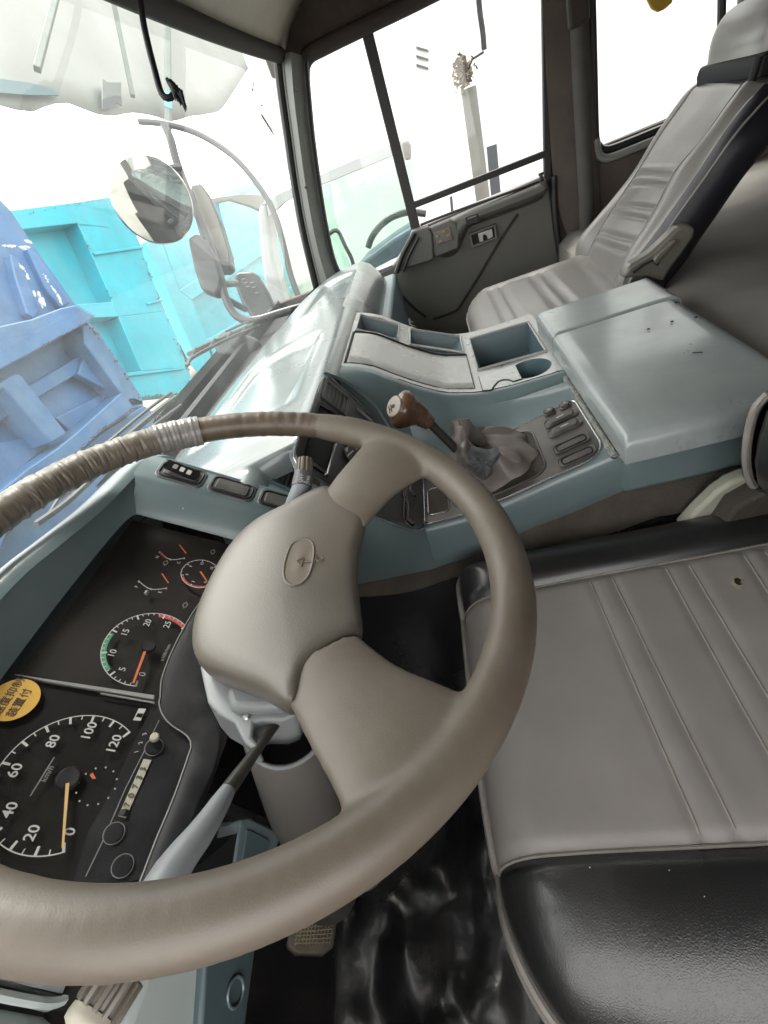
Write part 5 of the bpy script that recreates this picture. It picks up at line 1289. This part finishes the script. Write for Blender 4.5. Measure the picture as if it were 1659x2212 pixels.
# grey tape wrap and torn flap
tw=[c4(*p) for p in ((285,545),(330,548),(440,570),(522,545),(515,600),(450,680),(470,715),(420,770),(365,785),(300,730),(232,655),(250,600))]
P=[atX(x,y,.522+.012*noise.noise(V(x*.05,y*.05,0))) for x,y in tw]; cP=sum(P,V(0,0,0))/len(P)
b=MB(); Pc=cr(P,36,True); b.grid([[p+V(.014,0,0) for p in Pc],Pc,[p.lerp(cP,.35)+V(-.008+.006*noise.noise(p*90),0,.003) for p in Pc],[p.lerp(cP,.7)+V(-.006+.008*noise.noise(p*70),0,.004) for p in Pc],[p.lerp(cP,.98)+V(-.009,0,.004) for p in Pc]],True); b.build('tape_wrap',M['tapeblue'],SH,sharp=50)
fp=[c4(*p) for p in ((105,285),(270,255),(280,300),(520,520),(440,575),(300,545),(245,600),(150,480),(110,400))]
P=[atX(x,y,.615+.0*i) for i,(x,y) in enumerate(fp)]; Pc=cr(P,36,True); cP=sum(P,V(0,0,0))/len(P)
b=MB(); b.grid([[p+V(.012,0,-.006) for p in Pc],Pc,[p.lerp(cP,.4)+V(-.010+.008*noise.noise(p*60),0,.004) for p in Pc],[p.lerp(cP,.97)+V(-.014,0,.006) for p in Pc]],True); b.build('torn_boot_flap',M['boot'],SH,sharp=50)

# ================================================================ PEDALS
PD=thing('accelerator_pedal',atZ(670,2040,-.93),'worn ribbed accelerator pedal pad standing on the black floor','pedal')
pq=[(650,1930),(735,1905),(728,2000),(722,2045),(700,2064),(640,2062),(620,2045),(628,2000)]
def pedp(x,y,h=0):
    pl=Plane((0,-.55,.83),-.905); return pl.p(x,y,h)
b=MB(); b.prism([pedp(x,y) for x,y in pq],(0,.01,-.014)); b.build('pedal_pad',M['pedal'],PD,bevel=.004,seg=3)
A,B_,C2,D2=pedp(652,1935,.0),pedp(733,1912,.0),pedp(716,2040),pedp(634,2042)
b=MB(); nn=V(0,-.55,.83)
for i in range(11): f=(i+.5)/11; b.tube([A.lerp(B_,f)+nn*.001,D2.lerp(C2,f)+nn*.001],.0011,5)
for i in range(14): f=(i+.5)/14; b.tube([A.lerp(D2,f)+nn*.001,B_.lerp(C2,f)+nn*.001],.0011,5)
b.build('raised_grid',M['foam'],PD)
b=MB(); b.tube(cr([pedp(690,1940,-.02),pedp(700,1800,-.02),pedp(690,1650,-.01)],10),.009,10); b.build('pedal_arm',M['black'],PD)
BP=thing('brake_pedal',atZ(800,1930,-.93),'brake pedal edge with bright metal rim under the steering wheel','pedal')
bq=[(740,1880),(790,1860),(868,1830),(862,1862),(830,1890),(800,1918),(770,1922),(745,1910)]
b=MB(); b.prism([atZ(x,y,-.80) for x,y in bq],(0,.01,-.02)); b.build('pedal_pad',M['rubber'],BP,bevel=.004)
MB().tube(cr([atZ(x,y,-.798) for x,y in bq],40,True),.003,8,closed=True).build('metal_rim',M['recliner'],BP)
b=MB(); b.tube([atZ(800,1880,-.82),V(.22,.46,-.55)],.009,10); b.build('pedal_arm',M['black'],BP)

# ================================================================ HANGING HOOK WITH FRAYED END
h0_=dep(300,-60,.62)
HK=thing('hanging_hook',dep(305,-30,.62),'thin black curved rod hanging from the roof with a frayed dark bristle end','hook')
b=MB(); hk=cr([dep(x,y,.62) for x,y in ((300,-60),(304,0),(310,50),(322,105),(335,155),(345,192),(354,208),(366,212),(374,205))],40); b.tube([V(h0_.x-.01,h0_.y,.468)]+hk,.0042,10); b.build('rod',M['black'],HK)
b=MB(); c=dep(374,203,.62)
rr_=random.Random(4)
for i in range(46):
    f=(i%23)/22; s0=dep(362+28*f+rr_.uniform(-3,3),172+26*f+rr_.uniform(-3,6),.62+rr_.uniform(-.01,.01)); e0=dep(374+30*f+rr_.uniform(-3,4),205+34*f+rr_.uniform(-8,4),.62+rr_.uniform(-.01,.01))
    b.tube([s0,e0],[.0024,.0006],5)
b.build('frayed_end',M['black'],HK)

# ================================================================ OUTSIDE
b=MB(); b.add([V(-60,-40,-2.36),V(90,-40,-2.36),V(90,90,-2.36),V(-60,90,-2.36)],[(0,1,2,3)])
struct(b.build('ground',M['ground']))
# own truck mirrors
def mirror_box(name,px,d,th,label,face=None,m='mirrorback'):
    t=thing(name,dep(px[0][0],px[0][1],d),label,'mirror')
    P=[dep(x,y,d) for x,y in px]; c=sum(P,V(0,0,0))/len(P); n=(P[1]-P[0]).cross(P[2]-P[1]).normalized()
    if n.dot(c)>0: n=-n
    b=MB(); b.prism(P,-n*th); b.build('housing',M[m],t,bevel=.012,seg=4); return t,P,n,c
RM=thing('round_mirror',dep(335,436,1.35),'large round convex mirror with chrome shell outside the windshield','mirror')
c=dep(330,436,1.35); n_=(-c.normalized()*.8+V(-.55,-.1,-.45)).normalized()
zz=Vector(n_); xx=V(0,0,1); xx=(xx-xx.dot(zz)*zz).normalized(); yy2=zz.cross(xx)
def mring(r,h): return [c+xx*r*1.08*math.cos(2*math.pi*k/48)+yy2*r*math.sin(2*math.pi*k/48)+zz*h for k in range(48)]
MB().grid([mring(.004,-.062),mring(.035,-.058),mring(.075,-.045),mring(.100,-.022),mring(.108,-.004),mring(.108,.002),mring(.104,.004)],True).build('chrome_shell',M['chrome'],RM,sharp=80)
b=MB().grid([mring(.104,.003),mring(.08,.010),mring(.05,.0145),mring(.02,.0165),mring(.002,.017)],True); b.build('mirror_glass',M['mirror'],RM,sharp=80)
MM,P,n,c=mirror_box('main_mirror',[(410,398),(432,392),(452,420),(478,480),(496,545),(500,572),(490,580),(462,580),(446,560),(428,500),(414,450)],1.5,.05,'tall rounded main mirror seen edge on beside the round mirror')
q=[dep(x,y,1.49) for x,y in ((416,402),(432,398),(450,425),(474,482),(492,545),(494,566),(484,562),(462,520),(440,470))]; b=MB(); b.prism(q,(0,.004,0)); b.build('bright_edge',M['recliner'],MM)
mirror_box('wide_angle_mirror',[(404,512),(425,500),(448,520),(470,560),(480,600),(478,622),(465,634),(432,622),(418,580)],1.42,.05,'grey backed wide angle mirror hanging under the main mirror')
LM,P,n,c=mirror_box('kerb_mirror',[(504,592),(516,585),(545,584),(560,595),(578,625),(592,655),(596,668),(585,676),(560,688),(540,682),(520,650),(508,620)],1.62,.04,'small grey backed kerb mirror with raised moulded marks low by the pillar')
b=MB()
for (x,y) in ((522,604),(526,612),(531,620),(540,612),(544,622),(550,634)):
    b.tube([dep(x,y,1.612),dep(x+8,y-2,1.612)],.0022,5)
b.build('moulded_marks',M['recliner'],LM)
HM,P,n,c=mirror_box('underview_mirror',[(465,728),(478,715),(500,712),(545,725),(562,735),(548,762),(530,768),(470,765),(462,750)],1.35,.05,'flat grey underview mirror low behind the wiper by the dashboard edge')
b=MB(); b.prism([dep(x,y,1.338) for x,y in ((498,742),(525,724),(532,728),(505,752))],(0,.004,0)); b.build('dark_slot',M['void'],HM)
ST_=thing('mirror_stay',dep(600,680,1.45),'bent grey tubular mirror stay running down to the front corner of the cab','mirror bracket')
b=MB(); b.tube(cr([dep(x,y,1.44) for x,y in ((355,270),(368,300),(380,345),(398,395),(425,460),(450,520),(468,575),(480,620),(492,655),(508,680),(530,691),(560,690),(600,678),(650,664),(700,655))],60),.0125,10); b.build('main_tube',M['arm'],ST_)
b=MB(); b.tube([dep(478,615,1.44),dep(512,612,1.55)],.010,8); b.tube([dep(487,645,1.44),dep(530,668,1.55)],.010,8); b.build('side_clamp',M['arm'],ST_)
b=MB(); b.tube([dep(340,365,1.36),dep(388,362,1.42)],.010,8); b.build('round_mirror_arm',M['arm'],ST_)
b=MB(); b.tube(cr([dep(x,y,1.9) for x,y in ((300,262),(360,268),(430,290),(500,335),(550,390),(588,450),(610,520),(630,600),(668,700))],50),.012,8)  # added tube tracing an unidentified curved line; no such part is known
tag(b.build('curved_line_tube',M['ironwork']),'thin grey tube added along an unidentified curved line behind the mirrors to the pillar','guard tube')
# wipers
def wiper(name,pts,label,pts2=None):
    t=thing(name,atY(*pts[0],.60),label,'wiper')
    a=cr([atY(x,y,.60) for x,y in pts],24); b=MB(); b.tube(a,.0055,6); b.tube([p+V(0,.004,.012) for p in a[:18]],.003,6); b.build('arm',M['wiper'],t)
    if pts2:
        a2=cr([atY(x,y,.592) for x,y in pts2],24); b=MB(); b.tube(a2,.0045,6); b.build('blade',M['rubber'],t)
        b=MB()
        for i in (4,9,14,19): b.tube([a2[i],a2[i]+V(0,.006,.014),a2[min(i+3,23)]],.0022,5)
        b.build('blade_clips',M['wiper'],t)
    return t
wiper('passenger_wiper',((640,668),(590,688),(548,700),(500,722),(440,748),(408,765)),'dusty wiper lying across the passenger side of the windshield base',((560,704),(510,724),(460,748),(412,775),(404,790)))
wiper('driver_wiper',((380,858),(330,896),(250,965),(170,1040),(120,1075)),'long dusty wiper lying in front of the blue dump body',((392,876),(320,930),(230,1005),(150,1080),(78,1132)))
# cowl below the glass
b=MB(); b.box((.72,.70,-.43),2.3,.30,.10); b.box((1.45,.89,-.44),1.1,.10,.10); b.box((.72,.84,-1.1),2.3,.06,1.4)
tag(b.build('front_cowl',M['cowl']),'dark cowl panel of the cab below the windshield','cowl')
# ---- blue dump truck body close in front
BT=thing('blue_dump_body',(2.2,1.75,-2.36),'faded blue steel dump body with chipped white paint, close in front on the left','dump truck')
def face(px,Y,th,name,m,par,bev=0):
    b=MB(); b.prism([atY(x,y,Y) for x,y in px],(0,th,0)); return b.build(name,M[m],par,bevel=bev)
YB2=1.8
face([(-260,300),(0,432),(22,454),(74,533),(162,657),(206,682),(150,700),(-260,900)],YB2,.10,'upper_slope','blue',BT)
face([(-260,880),(0,790),(120,725),(188,690),(210,712),(306,858),(306,880),(200,960),(0,1130),(-40,1300),(-260,1500)],YB2+.07,.06,'recessed_panel','blue',BT)
def fy(px,name='rib',Y=YB2-.06,th=.13,m='blue',bev=.006): return face(px,Y,th,name,m,BT,bev)
fy([(-80,730),(0,704),(68,689),(132,665),(162,659),(206,682),(188,697),(88,752),(0,800),(-80,835)],'top_ledge',YB2-.10)
fy([(178,702),(190,696),(208,712),(306,858),(310,874),(288,880),(262,850),(183,742)],'edge_rib')
fy([(-20,838),(32,806),(46,810),(118,902),(146,936),(112,956),(97,938),(10,840)],'vertical_rib')
fy([(262,848),(310,866),(310,878),(288,882),(215,935),(190,960),(100,1035),(30,1120),(0,1190),(-80,1330),(-120,1290),(-20,1150),(0,1060),(60,1012),(124,968),(159,940)],'bottom_rail')
fy([(312,876),(215,938),(100,1038),(30,1125),(-80,1340),(-80,1800),(120,1500),(280,1150),(345,960),(330,890)],'lower_skirt',YB2+.05,.06)
fy([(46,842),(182,764),(186,775),(168,808),(82,860),(60,872)],'inner_angle_bar',YB2+.02,.06)
fy([(182,766),(192,776),(246,838),(234,842),(190,820),(168,808)],'corner_gusset',YB2+.0,.04)
fy([(-60,905),(0,882),(20,874),(36,890),(0,910),(-60,930)],'inner_angle_bar',YB2+.02,.06)
fy([(120,902),(248,838),(264,850),(159,938)],'sloping_floor',YB2+.045,.04)
fy([(-60,985),(0,955),(96,940),(112,957),(0,1050),(-60,1090)],'sloping_floor',YB2+.045,.04)
fy([(22,548),(41,560),(88,670),(74,688),(59,677),(32,595)],'slope_rib',YB2-.04,.05)
fy([(59,536),(74,545),(153,653),(132,665),(97,618)],'slope_rib',YB2-.03,.04)
def chips(seed,pts,w,n):
    rnd=random.Random(seed)
    for i in range(n):
        f=rnd.random(); k=f*(len(pts)-1); j=min(int(k),len(pts)-2); g=k-j
        x=pts[j][0]*(1-g)+pts[j+1][0]*g+rnd.gauss(0,w*.35); y=pts[j][1]*(1-g)+pts[j+1][1]*g+rnd.gauss(0,w*.35)
        r=rnd.uniform(.6,1)*w*rnd.choice((.3,.5,1)); N=11; dx1,dy1=pts[j+1][0]-pts[j][0],pts[j+1][1]-pts[j][1]; L=math.hypot(dx1,dy1); dx1/=L; dy1/=L
        px=[]
        for q in range(N):
            a=6.283*q/N; rr=r*rnd.uniform(.45,1.25); u_,v_=rr*2.2*math.cos(a),rr*.75*math.sin(a); px.append((x+u_*dx1-v_*dy1,y+u_*dy1+v_*dx1))
        b.prism([atY(p,q,YB2-.0665-.0004*i) for p,q in px],(0,.004,0))
chips(1,((10,531),(66,536)),4,16); chips(8,((55,517),(64,522)),4,4); chips(2,((38,566),(50,578),(63,604)),3.5,10); chips(4,((94,592),(112,618),(134,652)),3.6,20); chips(5,((80,630),(88,650),(100,668)),8,12); chips(9,((182,690),(194,686)),5,4)
b.build('paint_chips',M['chip'],BT)
b=MB(); b.disc(atY(200,814,YB2+.03),(0,-1,0),.02,.02,10); b.build('bolt',M['void'],BT)
b=MB(); b.box((1.2,2.9,-1.75),2.0,2.0,.5); b.build('chassis',M['black'],BT,bevel=.03)
# ---- cyan bed A
CA=thing('cyan_truck_bed',atY(419,849,3.0)*1.0,'bright cyan truck bed side with deep pressed panels beside the blue dump body','truck bed')
CA.location.z=-2.36
def fa(px,name,Y,th,m='cyan',par=None,bev=.01): return face(px,Y,th,name,m,par or CA,bev)
fa([(-60,470),(22,456),(253,425),(282,480),(344,650),(405,800),(415,846),(309,856),(-60,900)],'side_sheet',3.16,.06)
for nm,px in (('top_frame',[(-60,465),(22,454),(144,439),(253,423),(263,436),(282,477),(290,495),(172,490),(168,482),(53,495),(-60,510)]),
    ('upright_panel',[(168,482),(290,495),(306,533),(309,548),(347,651),(356,672),(256,684),(241,652),(241,645)]),
    ('mid_rail',[(-60,680),(168,657),(241,652),(256,684),(203,686),(-60,712)]),
    ('corner_post',[(256,684),(356,672),(382,730),(409,801),(397,795),(306,801)]),
    ('bottom_rail',[(180,818),(306,801),(397,795),(409,801),(421,848),(309,858),(180,872)])): fa(px,nm,3.0,.17,bev=.006)
b=MB(); b.tube([atY(202,549,2.99),atY(307,534,2.99)],.014,6); b.build('weld_ridge',M['cyan'],CA)
b=MB(); b.tube([atY(318,657,2.99),atY(350,648,2.99)],.012,6); b.build('weld_ridge',M['cyan'],CA)
b=MB(); b.tube([atY(275,811,2.985),atY(397,796,2.985)],.012,6); b.build('weld_ridge',M['cyan'],CA)
b=MB(); b.tube(cr([atY(x,y,2.95) for x,y in ((410,825),(425,815),(440,822),(445,832))],10),.02,8); b.tube([atY(405,842,2.95),atY(432,835,2.95)],.035,8); b.tube([atY(445,845,2.95),atY(452,832,2.95)],.02,8); b.build('tailgate_hook',M['cyan'],CA)
b=MB(); b.prism([V(atY(-60,900,3.2).x,3.18,-1.45),V(atY(400,850,3.2).x,3.18,-1.45),V(atY(400,850,3.2).x,4.6,-1.45),V(3.0,4.6,-1.45)],(0,0,-.35)); b.build('chassis',M['black'],CA)
b=MB(); rnd=random.Random(12)
def flecks(b,pts,n,Y,s0,s1,seed):
    rnd=random.Random(seed)
    for i in range(n):
        f=rnd.random()*(len(pts)-1); j=min(int(f),len(pts)-2); g=f-j; x=pts[j][0]*(1-g)+pts[j+1][0]*g+rnd.gauss(0,1.6); y=pts[j][1]*(1-g)+pts[j+1][1]*g+rnd.gauss(0,1.6); r=rnd.uniform(s0,s1)
        b.prism([atY(x+r*rnd.uniform(.4,1.2)*math.cos(k*.785),y+1.4*r*rnd.uniform(.4,1.2)*math.sin(k*.785),Y-.0004*i) for k in range(8)],(0,.006,0))
flecks(b,[(309,552),(347,655),(382,735),(407,798)],40,2.996,.5,1.6,1); flecks(b,[(60,462),(144,443),(250,427)],16,2.996,.4,1.2,2); flecks(b,[(309,856),(370,852),(418,846)],22,2.996,.5,1.8,3); flecks(b,[(170,486),(205,560),(240,648)],14,2.996,.4,1.2,4)
b.build('rust_flecks',M['rust'],CA)
b=MB(); flecks(b,[(190,700),(212,722),(260,790),(304,862)],34,YB2-.063,.5,1.8,5); flecks(b,[(300,880),(215,932),(100,1036)],30,YB2-.063,.5,2.0,6); flecks(b,[(90,750),(188,696)],18,YB2-.103,.4,1.4,7); b.build('rust_flecks',M['rust'],BT)
# ---- cyan bed B behind
CB=thing('cyan_dump_body',atY(500,780,4.4),'second bright cyan dump body with ribbed side behind the mirrors','dump truck')
CB.location.z=-2.36
fb_=lambda px,name,Y,th: face(px,Y,th,name,'cyan',CB,.01)
fb_([(314,524),(340,470),(400,440),(458,432),(507,407),(546,394),(575,430),(640,640),(600,700),(530,760),(458,815),(412,745),(362,627)],'side_sheet',4.56,.10)
fb_([(312,524),(345,508),(388,627),(415,648),(447,733),(470,790),(458,815),(430,780),(412,745),(379,671),(362,627)],'edge_post',4.38,.19)
fb_([(388,627),(430,600),(470,584),(560,526),(606,503),(610,530),(560,556),(480,612),(447,627),(415,648)],'mid_rail',4.38,.19)
fb_([(447,733),(500,705),(570,655),(640,612),(640,660),(560,720),(500,770),(458,815),(455,770)],'bottom_rail',4.38,.19)
fb_([(470,435),(492,425),(510,480),(530,560),(510,570),(488,500)],'upright_rib',4.42,.15)
fb_([(350,520),(375,515),(402,590),(412,612),(388,627)],'upright_rib',4.44,.13)
fb_([(545,394),(458,435),(456,446),(550,406)],'top_rail',4.36,.1)
b=MB(); b.box((atY(500,780,4.8).x,5.3,-1.7),2.4,1.2,.4); b.build('chassis',M['black'],CB)
# clay bank and yard objects behind
b=MB(); 
rows=[[V(x,9.0+noise.noise(V(x,h,0))*.3,-2.36+h+ (.15*noise.noise(V(x*.8,h*3,2)) if h else 0)) for x in [6+.5*i for i in range(40)]] for h in (0,.35,.7,1.05)]
struct(MB().grid(rows).build('clay_bank',M['brick']))
rows=[[V(x,9.7+noise.noise(V(x,h,4))*.3,-2.36+h+(.2*noise.noise(V(x*.9,h*3,2)) if h else 0)) for x in [6+.4*i for i in range(50)]] for h in (0,.9,1.4,1.75)]
struct(MB().grid(rows).build('brown_bank',M['carpet']))
# ---- white truck cab parked alongside
WT=thing('white_truck',(3.6,.5,-2.36),'white truck cab parked alongside, seen through the passenger window with its steering wheel','truck')
XW=3.3
def fw(px,name,m,X=XW,th=.05,bev=.01):
    b=MB(); b.prism([atX(x,y,X) for x,y in px],(th,0,0)); return b.build(name,M[m],WT,bevel=bev)
fw([(556,462),(562,444),(575,436),(590,560),(612,640),(640,700),(662,760),(605,760),(590,700),(572,620),(562,540)],'front_corner','whitecab',th=.2,bev=.02)
fw([(562,444),(600,418),(660,392),(700,372),(860,302),(880,296),(888,312),(889,345),(868,348),(862,332),(710,394),(660,412),(612,440),(580,470),(575,440)],'roof_frame','whitecab',th=.12,bev=.015)
fw([(688,408),(712,396),(722,470),(745,550),(765,600),(742,606),(712,520),(694,450)],'door_pillar','cabglass',X=XW+.02)
dg=fw([(600,436),(660,410),(712,392),(864,330),(893,340),(893,560),(840,590),(770,625),(700,680),(650,720),(618,620),(600,520)],'door_glass','cabglass',X=XW+.05,th=.006,bev=0)
fw([(760,628),(780,600),(845,566),(893,545),(893,700),(760,760)],'door_skin','whitecab',X=XW,th=.08)
fw([(748,612),(790,560),(850,515),(893,488),(893,540),(845,566),(780,600),(762,620)],'dash_block','dkblue',X=XW+.25,th=.3,bev=.03)
b=MB(); b.tube(cr([atX(x,y,XW+.4) for x,y in ((795,535),(802,515),(815,495),(835,476),(858,464),(885,458),(920,462))],24),.022,8); b.build('inner_steering_wheel',M['rubber'],WT)
b=MB(); b.tube(cr([atX(x,y,XW-.05) for x,y in ((712,505),(722,498),(732,502),(745,530),(760,560),(766,590))],20),.012,8); b.build('mirror_arm',M['arm'],WT)
fw([(866,306),(880,300),(888,310),(888,345),(875,348)],'side_mirror','recliner',X=XW-.1,th=.06,bev=.02)
b=MB(); a=atX(600,730,XW); b.prism([V(XW+.1,.8,-2.2),V(XW+.1,-1.2,-2.2),V(XW+.1,-1.2,-1.1),V(XW+.1,.8,-1.1)],(1.7,0,0)); b.build('cab_lower_body',M['whitecab'],WT,bevel=.05)
# other truck's arm seen above the cyan body
b=MB(); b.prism([atY(x,y,2.6) for x,y in ((455,428),(520,418),(565,420),(572,432),(566,456),(545,446),(500,432),(458,440))],(0,.05,0))
tag(b.build('white_truck_mirror_arm',M['recliner'],bevel=.01),'grey mirror bracket of the white truck in front of the cyan dump body','mirror bracket')
# ---- white building, pole, boards
WB=thing('white_building',(9,0,-2.36),'overexposed white rendered building behind the passenger side','building')
b=MB(); b.box((10.2,-2.5,.6),2.0,9.0,5.9); b.build('walls',M['wallw'],WB)
for k in range(3):
    px=[(899,100+19*k),(925,108+19*k),(926,117+19*k-4),(900,110+19*k-4)]
    b=MB(); b.prism([atX(x,y,9.19) for x,y in px],(-.02,0,0)); b.build('window_slot',M['ironwork'],WB)
PO_=thing('utility_pole',atX(1050,480,7.0),'pale yard pole with a dark cable hanging along its top','pole'); PO_.location.z=-2.36
b=MB(); q=[atX(1012,190,7.0),atX(1050,480,7.0)]; b.tube([q[0],q[1],V(q[1].x,q[1].y,-2.36)],.085,12); b.build('post',M['pole'],PO_)
b=MB(); b.tube(cr([atX(x,y,6.95) for x,y in ((1030,-60),(1036,20),(1043,70),(1046,108))],14),.028,8); b.build('cable',M['black'],PO_)
PLt=thing('dry_climber',atX(1000,160,6.9),'small bunch of dry tan leaves on top of the pale pole','plant')
b=MB(); rnd=random.Random(9)
for i in range(320):
    p=atX(998+rnd.gauss(0,8)+ (10 if i%5==0 else 0),158+rnd.gauss(0,17),6.9+rnd.uniform(-.1,.1)); u1=V(rnd.uniform(-1,1),rnd.uniform(-1,1),rnd.uniform(-1,1)).normalized()*.035; v1=u1.cross(V(rnd.uniform(-1,1),rnd.uniform(-1,1),rnd.uniform(-1,1))).normalized()*.018
    b.add([p-u1,p-v1,p+u1,p+v1],[(0,1,2,3)])
b.build('leaves',M['plant'],PLt)
b=MB(); b.tube([atX(1045,112,6.9),atX(1020,128,6.9),atX(1000,175,6.9)],.012,6); b.build('stem',M['black'],PLt)
for nm,px,lab in (('wall_board',((1052,318),(1073,311),(1082,420),(1062,428)),'tall grey board leaning on the white wall beside the pale pole'),('gate_post',((972,426),(977,424),(982,478),(976,480)),'short dark grey post standing left of the pale pole')):
    b=MB(); b.prism([atX(x,y,8.6) for x,y in px],(.06,0,0)); tag(b.build(nm,M['boards']),lab,'board' if nm=='wall_board' else 'post')
# ---- shed roof and posts beyond the windshield
SR_=thing('shed_roof',atY(200,100,6.0),'pale translucent shed roof sheets high above the parked trucks','roof')
rows=[]
bot=[(-150,215),(-60,232),(0,226),(35,238),(70,242),(100,230),(140,222),(180,236),(215,248),(250,250),(285,244),(330,250),(370,262),(410,252),(450,246),(478,236),(510,190),(545,140),(590,110),(640,90)]
top=[(-150,-260),(-60,-260),(0,-260),(35,-260),(70,-260),(100,-260),(140,-260),(180,-260),(215,-255),(250,-250),(285,-240),(330,-220),(370,-200),(410,-180),(450,-160),(478,-150),(510,-120),(545,-100),(590,-80),(640,-60)]
B1=cr([atY(x,y,6.0) for x,y in bot],90); T1=cr([atY(x,y,7.4) for x,y in top],90)
for k in range(12):
    f=k/11; rows.append([a.lerp(c,f)+V(0,.004*math.sin(i*1.3),0) for i,(a,c) in enumerate(zip(B1,T1))])
MB().grid(rows).build('roof_sheets',M['shedroof'],SR_,solid=.02)
face([(222,170),(232,178),(262,178),(262,208),(246,206),(222,214)],5.9,.03,'dark_patch','shedpost',SR_)
face([(222,214),(246,206),(262,208),(264,228),(252,222),(240,234),(222,236)],5.88,.03,'dark_patch','boards',SR_)
face([(0,170),(60,178),(110,190),(128,206),(60,205),(0,200)],5.9,.03,'cyan_strip','palecyan',SR_)
for nm,a,c,w,lab in (('shed_post',(362,-80),(363,282),.16,'weathered green shed post with a cyan painted band'),('shed_brace',(232,-60),(287,208),.09,'slim weathered green brace under the shed roof'),('roof_beam',(135,-60),(80,150),.10,'faint grey beam below the translucent shed roof')):
    P,Q=atY(*a,5.7),atY(*c,5.7); o=thing(nm,Q,lab,'post' if 'post' in nm else 'beam')
    b=MB(); b.tube([P,Q],w/1.0*.72,4); b.build('steel_section',M['shedpost'],o,bevel=.01)
    if nm=='shed_post':
        b=MB(); b.tube([P.lerp(Q,.82),P.lerp(Q,.90)],w*.78,4); b.build('painted_band',M['cyan'],o)
IW=thing('iron_scrolls',atY(590,300,5.0),'curled grey ironwork scrolls near the top corner of the windshield','ironwork')
b=MB(); b.tube(cr([atY(x,y,5.0) for x,y in ((545,95),(570,112),(590,135),(603,160),(606,190),(598,215),(582,230),(565,228))],40),.035,8); b.tube(cr([atY(x,y,5.0) for x,y in ((510,100),(530,118),(545,145),(548,175),(545,195))],30),.035,8); b.build('scroll',M['ironwork'],IW)
b=MB(); b.prism([atY(x,y,5.0) for x,y in ((562,188),(575,180),(596,190),(580,202))],(0,.05,0)); b.build('leaf_plate',M['ironwork'],IW)
b=MB(); b.tube([atY(x,y,4.95) for x,y in ((565,248),(585,280),(620,330),(660,390))],.05,8); b.build('stay_bar',M['ironwork'],IW)
